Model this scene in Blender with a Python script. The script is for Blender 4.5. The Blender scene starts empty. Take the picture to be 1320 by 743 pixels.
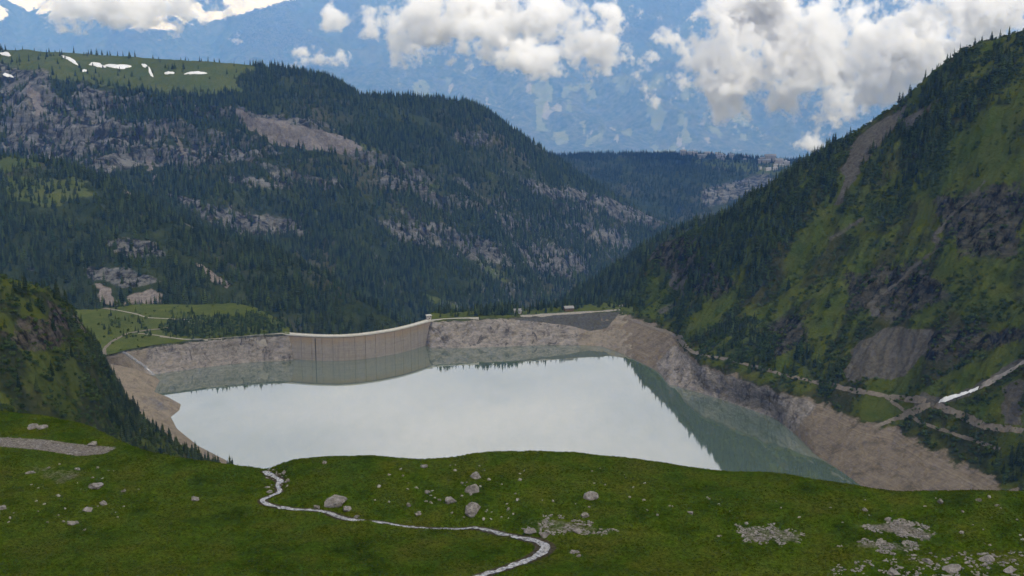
import bpy, bmesh, math, random
import numpy as np
from mathutils import Vector, Matrix
from mathutils.bvhtree import BVHTree

random.seed(7)
RNG = np.random.default_rng(11)
R = math.radians
scene = bpy.context.scene
COL = scene.collection

# ------------------------------------------------------------------ camera
HC = 440.0                       # camera height above the lake (lake is z = 0)
F = 1400.0                       # focal length in photograph pixels (1320 wide)
CX, CY, HY = 660.0, 371.5, 80.0  # picture centre, horizon row
PITCH = math.atan((CY - HY) / F)
cam_d = bpy.data.cameras.new("camera")
cam = bpy.data.objects.new("camera", cam_d)
COL.objects.link(cam)
cam.location = (0, 0, HC)
cam.rotation_euler = (math.pi / 2 - PITCH, 0, 0)
cam_d.sensor_width = 36.0
cam_d.lens = 36.0 * F / 1320.0
cam_d.clip_start = 1.0
cam_d.clip_end = 90000.0
scene.camera = cam

# ------------------------------------------------------------------ sky and sun
SUN_EL, SUN_AZ = R(50), R(150)     # azimuth from +Y, positive towards +X
world = bpy.data.worlds.new("World")
scene.world = world
world.use_nodes = True
wn, wl = world.node_tree.nodes, world.node_tree.links
wn.clear()


def wnode(t, **kw):
    n = wn.new(t)
    for k, v in kw.items():
        setattr(n, k, v)
    return n


sky = wnode("ShaderNodeTexSky", sky_type='NISHITA', sun_disc=False)
sky.sun_elevation = SUN_EL
sky.sun_rotation = SUN_AZ
sky.altitude = 2000
tcw = wnode("ShaderNodeTexCoord")
sepw = wnode("ShaderNodeSeparateXYZ")
wl.new(tcw.outputs["Generated"], sepw.inputs[0])
zz = wnode("ShaderNodeMath", operation='ABSOLUTE')
wl.new(sepw.outputs[2], zz.inputs[0])
za = wnode("ShaderNodeMath", operation='ADD'); za.inputs[1].default_value = 0.08
wl.new(zz.outputs[0], za.inputs[0])
dx = wnode("ShaderNodeMath", operation='DIVIDE'); dy = wnode("ShaderNodeMath", operation='DIVIDE')
wl.new(sepw.outputs[0], dx.inputs[0]); wl.new(za.outputs[0], dx.inputs[1])
wl.new(sepw.outputs[1], dy.inputs[0]); wl.new(za.outputs[0], dy.inputs[1])
cmb = wnode("ShaderNodeCombineXYZ")
wl.new(dx.outputs[0], cmb.inputs[0]); wl.new(dy.outputs[0], cmb.inputs[1])
cn1 = wnode("ShaderNodeTexNoise"); cn1.inputs["Scale"].default_value = 0.8; cn1.inputs["Detail"].default_value = 6
cn2 = wnode("ShaderNodeTexNoise"); cn2.inputs["Scale"].default_value = 1.7; cn2.inputs["Detail"].default_value = 8
wl.new(cmb.outputs[0], cn1.inputs["Vector"]); wl.new(cmb.outputs[0], cn2.inputs["Vector"])
crp = wnode("ShaderNodeValToRGB")         # brightness of the cloud deck
crp.color_ramp.elements[0].position = 0.36; crp.color_ramp.elements[0].color = (0.52, 0.555, 0.62, 1)
crp.color_ramp.elements[1].position = 0.64; crp.color_ramp.elements[1].color = (0.995, 0.985, 1.04, 1)
wl.new(cn1.outputs["Fac"], crp.inputs[0])
cov = wnode("ShaderNodeValToRGB")         # cloud cover: mostly overcast with gaps
cov.color_ramp.elements[0].position = 0.28; cov.color_ramp.elements[0].color = (0, 0, 0, 1)
cov.color_ramp.elements[1].position = 0.40; cov.color_ramp.elements[1].color = (1, 1, 1, 1)
wl.new(cn2.outputs["Fac"], cov.inputs[0])
bg_sky = wnode("ShaderNodeBackground"); bg_sky.inputs[1].default_value = 0.10
bg_cl = wnode("ShaderNodeBackground"); bg_cl.inputs[1].default_value = 1.12
wl.new(sky.outputs[0], bg_sky.inputs[0]); wl.new(crp.outputs[0], bg_cl.inputs[0])
mxw = wnode("ShaderNodeMixShader")
wl.new(cov.outputs[0], mxw.inputs[0]); wl.new(bg_sky.outputs[0], mxw.inputs[1]); wl.new(bg_cl.outputs[0], mxw.inputs[2])
wo = wnode("ShaderNodeOutputWorld")
wl.new(mxw.outputs[0], wo.inputs[0])

sun_d = bpy.data.lights.new("sun", 'SUN')
sun_d.energy = 2.8
sun_d.angle = R(12)
sun_d.color = (1.0, 0.97, 0.93)
sun = bpy.data.objects.new("sun", sun_d)
COL.objects.link(sun)
sdir = Vector((math.sin(SUN_AZ) * math.cos(SUN_EL), math.cos(SUN_AZ) * math.cos(SUN_EL), math.sin(SUN_EL)))
sun.rotation_euler = sdir.to_track_quat('Z', 'Y').to_euler()

scene.view_settings.view_transform = 'Standard'
scene.view_settings.look = 'None'
scene.view_settings.exposure = 0.08
scene.view_settings.gamma = 1.0
scene.view_settings.use_curve_mapping = False
cy = scene.cycles
cy.use_denoising = True
try:
    cy.denoiser = 'OPENIMAGEDENOISE'
except Exception:
    pass
cy.use_adaptive_sampling = True
cy.adaptive_threshold = 0.03
cy.max_bounces = 11
cy.diffuse_bounces = 2
cy.glossy_bounces = 2
cy.transmission_bounces = 2
cy.volume_bounces = 10
cy.transparent_max_bounces = 6
cy.caustics_reflective = False
cy.caustics_refractive = False

# ------------------------------------------------------------------ projection helpers
SP, CP = math.sin(PITCH), math.cos(PITCH)


def ray(px, py):
    u, v = px - CX, CY - py
    return Vector((u, F * CP + v * SP, -F * SP + v * CP))


def P(px, py, Y=None, z=None):
    """point on the line of sight of a pixel, at forward distance Y or at height z"""
    d = ray(px, py)
    k = Y / d.y if Y is not None else (z - HC) / d.z
    return Vector((d.x * k, d.y * k, HC + d.z * k))


def project(V):
    x, y, z = V[:, 0], V[:, 1], V[:, 2] - HC
    dep = np.maximum(y * CP - z * SP, 1.0)
    up = y * SP + z * CP
    return CX + F * x / dep, CY - F * up / dep


# ------------------------------------------------------------------ noise
def _hash(ix, iy, seed):
    h = (ix.astype(np.int64) * 374761393 + iy.astype(np.int64) * 668265263 + seed * 982451653) & 0x7fffffff
    h = ((h ^ (h >> 13)) * 1274126177) & 0x7fffffff
    h = h ^ (h >> 16)
    return (h & 0xffff) / 65535.0


def perlin(x, y, seed=0):
    ix, iy = np.floor(x), np.floor(y)
    fx, fy = x - ix, y - iy

    def g(ox, oy):
        a = _hash(ix + ox, iy + oy, seed) * 6.2831853
        return np.cos(a) * (fx - ox) + np.sin(a) * (fy - oy)
    u = fx * fx * fx * (fx * (fx * 6 - 15) + 10)
    v = fy * fy * fy * (fy * (fy * 6 - 15) + 10)
    a = g(0, 0) * (1 - u) + g(1, 0) * u
    b = g(0, 1) * (1 - u) + g(1, 1) * u
    return (a * (1 - v) + b * v) * 1.5


def fbm(x, y, seed=0, octv=5, gain=0.5, ridged=False):
    s, amp, tot = np.zeros_like(x), 1.0, 0.0
    for o in range(octv):
        n = perlin(x * 2 ** o, y * 2 ** o, seed + o * 17)
        if ridged:
            n = 1.0 - 2.0 * np.abs(n) * 1.4
        s += n * amp
        tot += amp
        amp *= gain
    return s / tot


def sstep(a, b, x):
    t = np.clip((x - a) / (b - a), 0, 1)
    return t * t * (3 - 2 * t)


def poly_mask(px, py, poly, soft=6.0):
    """1 inside a polygon, fading over soft pixels at its outline"""
    inside = np.zeros(px.shape, bool)
    dmin = np.full(px.shape, 1e9)
    n = len(poly)
    for i in range(n):
        x1, y1 = poly[i]
        x2, y2 = poly[(i + 1) % n]
        if y1 != y2:
            c = ((y1 > py) != (y2 > py)) & (px < (x2 - x1) * (py - y1) / (y2 - y1) + x1)
            inside ^= c
        ex, ey = x2 - x1, y2 - y1
        t = np.clip(((px - x1) * ex + (py - y1) * ey) / (ex * ex + ey * ey + 1e-9), 0, 1)
        dmin = np.minimum(dmin, np.hypot(px - x1 - t * ex, py - y1 - t * ey))
    sd = np.where(inside, dmin, -dmin)
    return sstep(-soft, soft, sd)


def line_mask(px, py, pts, w, soft=3.0):
    d = np.full(px.shape, 1e9)
    for (x1, y1), (x2, y2) in zip(pts[:-1], pts[1:]):
        ex, ey = x2 - x1, y2 - y1
        t = np.clip(((px - x1) * ex + (py - y1) * ey) / (ex * ex + ey * ey + 1e-9), 0, 1)
        d = np.minimum(d, np.hypot(px - x1 - t * ex, py - y1 - t * ey))
    return 1 - sstep(w, w + soft, d)


# ------------------------------------------------------------------ materials
def new_mat(name):
    m = bpy.data.materials.new(name)
    m.use_nodes = True
    nt = m.node_tree
    nt.nodes.clear()
    return m, nt


class NB:
    """small node builder"""
    def __init__(self, nt):
        self.nt = nt

    def n(self, t, **kw):
        nd = self.nt.nodes.new(t)
        for k, v in kw.items():
            setattr(nd, k, v)
        return nd

    def link(self, a, b):
        self.nt.links.new(a, b)

    def pos(self):
        return self.n("ShaderNodeNewGeometry").outputs["Position"]

    def noise(self, vec, scale, detail=5, rough=0.55, stretch=None, dist=0.0):
        if stretch is not None:
            mp = self.n("ShaderNodeMapping")
            mp.inputs["Scale"].default_value = stretch
            self.link(vec, mp.inputs[0])
            vec = mp.outputs[0]
        t = self.n("ShaderNodeTexNoise")
        t.inputs["Scale"].default_value = scale
        t.inputs["Detail"].default_value = detail
        t.inputs["Roughness"].default_value = rough
        t.inputs["Distortion"].default_value = dist
        self.link(vec, t.inputs["Vector"])
        return t.outputs["Fac"]

    def ramp(self, fac, *stops):
        r = self.n("ShaderNodeValToRGB")
        el = r.color_ramp.elements
        while len(el) < len(stops):
            el.new(0.5)
        for e, (p, c) in zip(el, stops):
            e.position = p
            e.color = (c, c, c, 1) if isinstance(c, (int, float)) else (*c, 1)
        self.link(fac, r.inputs[0])
        return r.outputs[0]

    def mix(self, fac, a, b, mode='MIX'):
        m = self.n("ShaderNodeMix", data_type='RGBA', blend_type=mode)
        for sock, v in ((m.inputs[0], fac), (m.inputs[6], a), (m.inputs[7], b)):
            if hasattr(v, "is_linked"):
                self.link(v, sock)
            elif isinstance(v, (int, float)):
                sock.default_value = v
            else:
                sock.default_value = (*v, 1)
        return m.outputs[2]

    def math(self, op, a, b=0.0, clamp=False):
        m = self.n("ShaderNodeMath", operation=op, use_clamp=clamp)
        for i, v in enumerate((a, b)):
            if hasattr(v, "is_linked"):
                self.link(v, m.inputs[i])
            else:
                m.inputs[i].default_value = v
        return m.outputs[0]

    def attr(self, name):
        return self.n("ShaderNodeAttribute", attribute_name=name).outputs["Fac"]

    def cover(self, w, noise, amt=0.9, lo=0.40, hi=0.60):
        """a mask attribute with its edge broken up by noise"""
        s = self.math('ADD', w, self.math('MULTIPLY', self.math('SUBTRACT', noise, 0.5), amt))
        return self.ramp(s, (lo, 0.0), (hi, 1.0))

    def finish(self, color, rough=0.9, bump=None, bstr=0.4, bdist=1.0, spec=0.15, extra=None):
        b = self.n("ShaderNodeBsdfPrincipled")
        if hasattr(color, "is_linked"):
            self.link(color, b.inputs["Base Color"])
        else:
            b.inputs["Base Color"].default_value = (*color, 1)
        b.inputs["Roughness"].default_value = rough
        b.inputs["Specular IOR Level"].default_value = spec
        if bump is not None:
            bn = self.n("ShaderNodeBump")
            bn.inputs["Strength"].default_value = bstr
            bn.inputs["Distance"].default_value = bdist
            self.link(bump, bn.inputs["Height"])
            self.link(bn.outputs[0], b.inputs["Normal"])
        o = self.n("ShaderNodeOutputMaterial")
        self.link(b.outputs[0], o.inputs["Surface"])
        return b


def terrain_mat(name, k=1.0, floor_a=(0.014, 0.021, 0.007), floor_b=(0.032, 0.041, 0.013),
                lush_a=(0.040, 0.058, 0.013), lush_b=(0.072, 0.080, 0.024),
                rock_a=(0.036, 0.037, 0.035), rock_b=(0.138, 0.138, 0.128),
                scree_c=(0.115, 0.105, 0.10), sand_a=(0.20, 0.165, 0.125), sand_b=(0.31, 0.26, 0.20),
                dirt_c=(0.10, 0.085, 0.06), steep_k=0.55):
    """forest floor, lush grass, rock, scree and lake-shore sand; k = metres per detail unit"""
    m, nt = new_mat(name)
    b = NB(nt)
    p = b.pos()
    nbig = b.noise(p, 0.012 / k, 6, 0.6)
    nmid = b.noise(p, 0.06 / k, 6, 0.62)
    nfin = b.noise(p, 0.32 / k, 5, 0.65)
    base = b.mix(b.ramp(nmid, (0.35, 0.0), (0.68, 1.0)), floor_a, floor_b)
    base = b.mix(b.ramp(nbig, (0.5, 0.0), (0.75, 0.55)), base, dirt_c)
    lush = b.mix(b.ramp(nmid, (0.3, 0.0), (0.7, 1.0)), lush_a, lush_b)
    lush = b.mix(b.ramp(nbig, (0.45, 0.0), (0.7, 0.5)), lush, (lush_a[0] * .7, lush_a[1] * .7, lush_a[2] * .7))
    col = b.mix(b.cover(b.attr("lush"), nmid), base, lush)
    # rock: broken strata, more where it is steep
    st = b.noise(p, 0.05 / k, 7, 0.7, stretch=(1, 1, 4.5), dist=0.6)
    cr = b.noise(p, 0.14 / k, 6, 0.7, stretch=(1, 1, 0.35))
    rock = b.mix(b.ramp(st, (0.33, 0.0), (0.66, 1.0)), rock_a, rock_b)
    rock = b.mix(b.ramp(cr, (0.42, 1.0), (0.54, 0.0)), rock, (rock_a[0] * .4, rock_a[1] * .4, rock_a[2] * .42))
    nz = b.n("ShaderNodeSeparateXYZ")
    b.link(b.n("ShaderNodeNewGeometry").outputs["True Normal"], nz.inputs[0])
    steep = b.ramp(nz.outputs[2], (0.50, 1.0), (0.72, 0.0))
    rk = b.math('ADD', b.attr("rock"), b.math('MULTIPLY', steep, steep_k), clamp=True)
    col = b.mix(b.cover(rk, b.mix(0.5, nmid, nfin), 1.1), col, rock)
    # drawn-down shore: horizontal water-level bands
    zb = b.n("ShaderNodeSeparateXYZ")
    b.link(p, zb.inputs[0])
    warp = b.math('ADD', zb.outputs[2], b.math('MULTIPLY', nmid, 2.4))
    cz = b.n("ShaderNodeCombineXYZ")
    b.link(warp, cz.inputs[2])
    band = b.noise(cz.outputs[0], 0.9, 3, 0.7)
    sand = b.mix(b.ramp(band, (0.32, 0.0), (0.66, 1.0)), sand_a, sand_b)
    sand = b.mix(b.ramp(nfin, (0.3, 0.30), (0.6, 0.0)), sand, tuple(c * 0.45 for c in sand_a))
    gul = b.noise(p, 0.045, 8, 0.74, stretch=(1.6, 1.6, 0.5), dist=0.5)
    sand = b.mix(b.ramp(gul, (0.36, 0.62), (0.50, 0.0)), sand, tuple(c * 0.42 for c in sand_a))
    sand = b.mix(b.ramp(gul, (0.54, 0.0), (0.70, 0.45)), sand, tuple(c * 1.12 for c in sand_b))
    col = b.mix(b.cover(b.attr("sand"), nfin, 0.5), col, sand)
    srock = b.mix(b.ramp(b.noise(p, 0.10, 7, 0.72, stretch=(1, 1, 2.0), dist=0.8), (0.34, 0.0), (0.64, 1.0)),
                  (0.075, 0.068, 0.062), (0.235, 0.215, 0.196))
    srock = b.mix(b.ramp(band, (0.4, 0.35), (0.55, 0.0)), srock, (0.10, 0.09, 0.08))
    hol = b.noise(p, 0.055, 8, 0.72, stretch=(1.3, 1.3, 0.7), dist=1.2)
    srock = b.mix(b.ramp(hol, (0.37, 0.85), (0.47, 0.0)), srock, (0.030, 0.027, 0.025))  # shade of hollows and crevices painted into the bank rock's colour
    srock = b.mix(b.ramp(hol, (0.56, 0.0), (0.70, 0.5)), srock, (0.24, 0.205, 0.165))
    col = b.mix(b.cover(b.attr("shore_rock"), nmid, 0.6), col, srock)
    scree = b.mix(b.ramp(nfin, (0.3, 0.0), (0.7, 1.0)), tuple(c * 0.62 for c in scree_c), tuple(c * 1.35 for c in scree_c))
    col = b.mix(b.cover(b.attr("scree"), nmid, 0.7), col, scree)
    snow = b.mix(b.ramp(nfin, (0.3, 0.0), (0.6, 1.0)), (0.62, 0.63, 0.66), (0.82, 0.83, 0.85))
    col = b.mix(b.cover(b.attr("snow"), b.mix(0.5, nbig, nmid), 1.3, 0.44, 0.56), col, snow)
    hb = b.mix(0.5, nmid, nfin)
    b.finish(col, 0.95, hb, 0.8, 5.0 * k, 0.0)
    return m


def plain_mat(name, c1, c2, scale=0.5, rough=0.85, bump=0.3, bdist=0.3, spec=0.2, stretch=None):
    m, nt = new_mat(name)
    b = NB(nt)
    tc = b.n("ShaderNodeTexCoord").outputs["Object"]
    f = b.noise(tc, scale, 6, 0.65, stretch)
    b.finish(b.mix(b.ramp(f, (0.3, 0.0), (0.7, 1.0)), c1, c2), rough, f, bump, bdist, spec)
    return m


# ------------------------------------------------------------------ object helpers
def tag(o, label=None, cat=None, group=None, kind=None):
    if label: o["label"] = label
    if cat: o["category"] = cat
    if group: o["group"] = group
    if kind: o["kind"] = kind
    return o


def link(name, me, mat=None, parent=None, smooth=False):
    o = bpy.data.objects.new(name, me)
    if mat and not me.materials:
        me.materials.append(mat)
    COL.objects.link(o)
    if parent:
        o.parent = parent
    if smooth:
        me.polygons.foreach_set("use_smooth", [True] * len(me.polygons))
    return o


def empty(name, loc=(0, 0, 0), rz=0.0):
    o = bpy.data.objects.new(name, None)
    o.empty_display_size = 1
    o.location = loc
    o.rotation_euler = (0, 0, rz)
    COL.objects.link(o)
    return o


def mesh(name, verts, faces):
    me = bpy.data.meshes.new(name)
    me.from_pydata([tuple(v) for v in verts], [], faces)
    me.update()
    return me


def grid_mesh(name, G):
    """G: (rows, cols, 3) array"""
    nr, nc = G.shape[:2]
    V = G.reshape(-1, 3)
    idx = np.arange(nr * nc).reshape(nr, nc)
    q = np.stack([idx[:-1, :-1], idx[:-1, 1:], idx[1:, 1:], idx[1:, :-1]], -1).reshape(-1, 4)
    me = bpy.data.meshes.new(name)
    me.vertices.add(len(V)); me.vertices.foreach_set("co", V.astype(np.float32).ravel())
    me.loops.add(q.size); me.loops.foreach_set("vertex_index", q.astype(np.int32).ravel())
    me.polygons.add(len(q))
    me.polygons.foreach_set("loop_start", np.arange(0, q.size, 4, dtype=np.int32))
    me.polygons.foreach_set("use_smooth", np.ones(len(q), bool))
    me.update(calc_edges=True)
    return me


def set_attr(me, name, arr):
    a = me.attributes.new(name, 'FLOAT', 'POINT')
    a.data.foreach_set("value", np.ascontiguousarray(arr.ravel(), np.float32))


def smooth1d(a, n):
    if n < 1:
        return a
    k = np.hanning(2 * n + 3)[1:-1]
    k /= k.sum()
    return np.convolve(np.pad(a, n, mode='edge'), k, mode='valid')


class Terrain:
    """a landform lofted through contour rows (near to far); columns are bearings from the origin"""
    def __init__(self, name, px0, px1, ncol, rows, seg, smooth=6, pyref=300):
        d0, d1 = ray(px0, pyref), ray(px1, pyref)
        a = np.linspace(d0.x / d0.y, d1.x / d1.y, ncol)
        Ys, Zs = [], []
        for row in rows:
            if row[0] == 'back':
                Ys.append(Ys[-1] + row[1]); Zs.append(Zs[-1] + row[2])
            elif row[0] == 'front':      # resolved after
                Ys.append(None); Zs.append(row)
            elif row[0] == 'mix':
                Ys.append(None); Zs.append(row)
            else:
                pts = [P(*r) if len(r) == 3 else P(r[0], r[1], z=r[3]) for r in row]
                aa = np.array([p.x / p.y for p in pts])
                o = np.argsort(aa)
                e = np.array([(p.z - HC) / p.y for p in pts])[o]
                yy = np.array([p.y for p in pts])[o]
                e = smooth1d(np.interp(a, aa[o], e), smooth)
                yy = smooth1d(np.interp(a, aa[o], yy), smooth)
                Ys.append(yy); Zs.append(HC + e * yy)
        for i, y in enumerate(Ys):
            if y is None:
                r = Zs[i]
                if r[0] == 'front':
                    Ys[i] = Ys[i + 1] + r[1]; Zs[i] = Zs[i + 1] + r[2]
        for i, y in enumerate(Ys):
            if y is None:
                _, t, dz = Zs[i]
                j = i + 1
                while Ys[j] is None:
                    j += 1
                Ys[i] = Ys[i - 1] * (1 - t) + Ys[j] * t
                Zs[i] = Zs[i - 1] * (1 - t) + Zs[j] * t + dz
        Y, Z = np.array(Ys), np.array(Zs)
        nr = len(Y)
        out_y, out_z, rowpos = [], [], []
        for s in range(nr - 1):
            i0, i1, i2, i3 = max(s - 1, 0), s, s + 1, min(s + 2, nr - 1)
            n = seg[s]
            for k in range(n + (1 if s == nr - 2 else 0)):
                t = k / n
                h = lambda A: (A[i1] * (2 * t ** 3 - 3 * t * t + 1) + A[i2] * (-2 * t ** 3 + 3 * t * t)
                               + 0.35 * (A[i2] - A[i0]) * (t ** 3 - 2 * t * t + t) + 0.35 * (A[i3] - A[i1]) * (t ** 3 - t * t))
                out_y.append(h(Y)); out_z.append(h(Z)); rowpos.append(s + t)
        Yg, Zg = np.array(out_y), np.array(out_z)
        self.name = name
        self.G = np.stack([Yg * a[None, :], Yg, Zg], -1)
        self.row = np.repeat(np.array(rowpos)[:, None], ncol, 1)
        self.attrs = {}

    def X(self): return self.G[..., 0]
    def Y(self): return self.G[..., 1]
    def Z(self): return self.G[..., 2]

    def w(self, *vals):
        """weight by row index"""
        return np.interp(self.row, np.arange(len(vals)), vals)

    def pix(self):
        px, py = project(self.G.reshape(-1, 3))
        return px.reshape(self.row.shape), py.reshape(self.row.shape)

    def pixw(self, L, amp, seed=900):
        """picture position of each point, warped so that mapped outlines come out ragged"""
        px, py = self.pix()
        X, Y, Z = self.X(), self.Y(), self.Z()
        return px + amp * fbm(X / L, (Y + Z) / L, seed, 5, 0.6), py + amp * 0.7 * fbm(X / L, (Y + Z) / L, seed + 40, 5, 0.6)

    def set(self, name, arr):
        self.attrs[name] = np.clip(np.maximum(self.attrs.get(name, 0), arr), 0, 1)

    def get(self, name):
        return self.attrs.get(name, np.zeros(self.row.shape))

    def build(self, mat, smooth=True):
        me = grid_mesh(self.name, self.G)
        for k in ("lush", "rock", "scree", "sand", "shore_rock", "snow"):
            set_attr(me, k, self.get(k))
        self.obj = link(self.name, me, mat)
        tag(self.obj, kind="structure")
        return self.obj

    def bvh(self):
        nr, nc = self.row.shape
        V = [tuple(v) for v in self.G.reshape(-1, 3).tolist()]
        idx = np.arange(nr * nc).reshape(nr, nc)
        q = np.stack([idx[:-1, :-1], idx[:-1, 1:], idx[1:, 1:], idx[1:, :-1]], -1).reshape(-1, 4).tolist()
        self._b = BVHTree.FromPolygons(V, q)
        return self._b

    def sample(self, n, dens):
        """n random points on the surface, weighted by area and density"""
        G = self.G
        c = np.cross(G[:-1, 1:] - G[:-1, :-1], G[1:, :-1] - G[:-1, :-1])
        area = np.linalg.norm(c, axis=-1)
        d = (dens[:-1, :-1] + dens[1:, 1:]) * 0.5
        wgt = (area * d).ravel()
        cdf = np.cumsum(wgt)
        k = np.searchsorted(cdf, RNG.random(n) * cdf[-1])
        k = np.minimum(k, len(wgt) - 1)
        i, j = k // d.shape[1], k % d.shape[1]
        s, t = RNG.random(n)[:, None], RNG.random(n)[:, None]
        return ((G[i, j] * (1 - t) + G[i, j + 1] * t) * (1 - s) + (G[i + 1, j] * (1 - t) + G[i + 1, j + 1] * t) * s)


def hit(bvh, px, py):
    d = ray(px, py).normalized()
    r = bvh.ray_cast(Vector((0, 0, HC)), d)
    return r[0], r[1]


# ================================================================== SETTING
# ---- far side of the main valley
far = Terrain("far_mountains", -260, 1580, 420, [
    [(-260, 240, 25300), (400, 240, 25960), (1000, 240, 26400), (1580, 240, 26400)],
    [(-260, 175, 29040), (300, 170, 29700), (700, 165, 29260), (1100, 160, 30360), (1580, 160, 30360)],
    [(-260, 100, 34100), (300, 110, 33440), (700, 105, 34760), (1100, 95, 34760), (1580, 95, 34760)],
    [(-260, 40, 38500), (100, 45, 39160), (300, 60, 37840), (700, 45, 39600), (1580, 40, 39600)],
    [(-260, -10, 42900), (100, -5, 42900), (300, 20, 40920), (500, 0, 42900), (1100, -8, 44000), (1580, -8, 44000)],
    [(-260, -12, 46200), (60, -16, 46200), (200, -9, 45100), (330, -8, 45100), (500, -15, 47300), (800, -12, 47300), (1100, -16, 48400), (1580, -14, 48400)],
    ('back', 1800, -2200)], [20, 50, 50, 50, 40, 30, 6], 8, 60)
n = fbm(far.X() / 4300 + far.Y() / 12000, far.Y() / 8500, 3, 7, 0.54, True)
n2 = fbm(far.X() / 1300, far.Y() / 1300, 5, 5, 0.55)
far.G[..., 2] += far.w(0, 0.7, 1, 1, 1, 1.2, 0.3) * (n * 800 + n2 * 220)
far.G[..., 2] = np.where(far.G[..., 2] > 3300, 3300 + (far.G[..., 2] - 3300) * 0.3, far.G[..., 2])
fpx, fpy = far.pix()
far.set("snow", poly_mask(fpx, fpy, [(-100, -200), (900, -200), (520, -30), (330, 12), (245, 40), (160, 38), (70, 20), (-20, 30)], 12)
        * sstep(-0.3, 0.3, n2 + n * 0.5) * 0.9)
far.set("lush", 0.85 * sstep(0.0, 0.35, fbm(far.X() / 600, far.Y() / 1600, 9, 4)) * poly_mask(fpx, fpy, [(500, 100), (900, 90), (1050, 130), (1050, 215), (560, 210)], 25))
far.set("rock", 0.8 * sstep(0.0, 0.5, n) * (1 - sstep(20, 120, fpy)))
far.set("scree", 0.8 * sstep(0.18, 0.45, fbm(far.X() / 420, far.Y() / 1700, 21, 4)) * poly_mask(fpx, fpy, [(560, 105), (820, 100), (870, 165), (1000, 170), (1040, 205), (700, 190), (560, 130)], 16))
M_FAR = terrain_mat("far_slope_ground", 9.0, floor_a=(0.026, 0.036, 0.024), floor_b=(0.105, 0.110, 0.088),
                    lush_a=(0.11, 0.13, 0.07), lush_b=(0.17, 0.175, 0.11), dirt_c=(0.115, 0.110, 0.095), scree_c=(0.20, 0.19, 0.165))  # floor tones paled: part of the distant haze is put into the ground colour
far.build(M_FAR)

# ---- wooded plateau with the town
plat = Terrain("wooded_plateau", 540, 1260, 300, [
    [(540, 345, 4900), (850, 340, 4900), (1260, 340, 4900)],
    [(540, 260, 5700), (760, 255, 5600), (900, 250, 5500), (1000, 255, 5500), (1260, 255, 5500)],
    [(540, 214, 6200), (715, 214, 6150), (880, 212, 6100), (950, 214, 6000), (1010, 218, 5900), (1260, 218, 5900)],
    [(540, 203, 6600), (715, 202, 6600), (760, 200, 6650), (880, 200, 6700), (950, 202, 6600), (970, 206, 6500), (1010, 210, 6400), (1060, 208, 6400), (1260, 203, 6400)],
    ('back', 500, -160)], [50, 50, 24, 8], 6, 230)
plat.G[..., 2] += plat.w(1, 1, 0.15, 0.05, 0) * (fbm(plat.X() / 600, plat.Y() / 900, 31, 5, 0.5, True) * 60)
ppx, ppy = plat.pix()
plat.set("lush", 0.8 * poly_mask(ppx, ppy, [(885, 203), (985, 207), (1060, 215), (1040, 228), (980, 226), (900, 212)], 4))
plat.set("rock", poly_mask(ppx, ppy, [(905, 245), (925, 238), (990, 222), (1000, 235), (940, 262), (905, 270)], 8) * 0.9)
M_HILL = terrain_mat("forest_hill_ground", 4.0)
plat.build(M_HILL)

# ---- the big mountain on the left
mt = Terrain("left_mountain", -190, 905, 520, [
    [(-190, 330, 2800), (0, 310, 2750), (200, 330, 2650), (350, 390, 2500), (450, 455, 2350), (600, 460, 2550), (700, 460, 2850), (780, 420, 3500), (905, 340, 4300)],
    [(-190, 210, 3250), (0, 205, 3250), (200, 218, 3150), (330, 225, 3100), (450, 275, 3050), (560, 320, 3100), (650, 342, 3300), (740, 350, 3700), (800, 322, 4100), (905, 315, 4450)],
    [(-190, 98, 3620), (0, 98, 3560), (60, 102, 3520), (150, 118, 3460), (230, 130, 3420), (300, 142, 3380), (400, 163, 3330), (470, 195, 3330), (560, 215, 3480), (650, 240, 3680), (740, 262, 3980), (830, 287, 4340), (905, 316, 4550)],
    [(-190, 62, 4050), (0, 66, 3950), (100, 71, 3880), (200, 78, 3780), (270, 81, 3700), (300, 84, 3680), (360, 88, 3700), (420, 101, 3750), (448, 112, 3780), (465, 125, 3800), (500, 127, 3800), (540, 127, 3850), (600, 131, 3950), (625, 143, 4000), (650, 160, 4050), (700, 195, 4200), (720, 209, 4250), (760, 235, 4350), (830, 279, 4500), (862, 293, 4600), (905, 322, 4700)],
    ('back', 350, -260)], [70, 120, 90, 12], 4, 200)
mx, my = mt.X(), mt.Y()
g1 = fbm(mx / 420 + 0.3 * my / 420, my / 900, 41, 6, 0.55, True)
g2 = fbm(mx / 130, my / 130, 47, 5, 0.55)
mt.G[..., 2] += mt.w(0.8, 1.1, 0.5, 0.06, 0) * g1 * 62 + mt.w(0.7, 1, 0.8, 0.12, 0) * g2 * 22
# two cliff steps (a true step in the profile)
stepz = fbm(mx / 300, my / 300, 51, 3) * 0.35
for c, hgt in ((1.45, 55), (1.8, 45), (1.12, 30)):
    mt.G[..., 2] += hgt * (sstep(c - 0.03, c + 0.03, mt.row + stepz) - sstep(c - 0.6, c + 0.6, mt.row + stepz)) * sstep(-0.35, 0.25, fbm(mx / 350, my / 350, 53 + int(c * 10), 4))
apx, apy = mt.pixw(160, 16)
for poly, s, v in [([(0, 58), (270, 70), (335, 80), (300, 100), (318, 118), (240, 127), (150, 112), (60, 98), (0, 88)], 7, 1.0),
                   ([(445, 175), (470, 182), (575, 245), (560, 246), (500, 215)], 3, 0.62),
                   ([(380, 250), (395, 255), (430, 300), (420, 300)], 3, 0.55), ([(600, 335), (640, 345), (660, 365), (630, 360)], 5, 0.6),
                   ([(540, 378), (560, 382), (600, 397), (590, 403), (555, 390)], 3, 0.8)]:
    mt.set("lush", v * poly_mask(apx, apy, poly, s))
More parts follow.
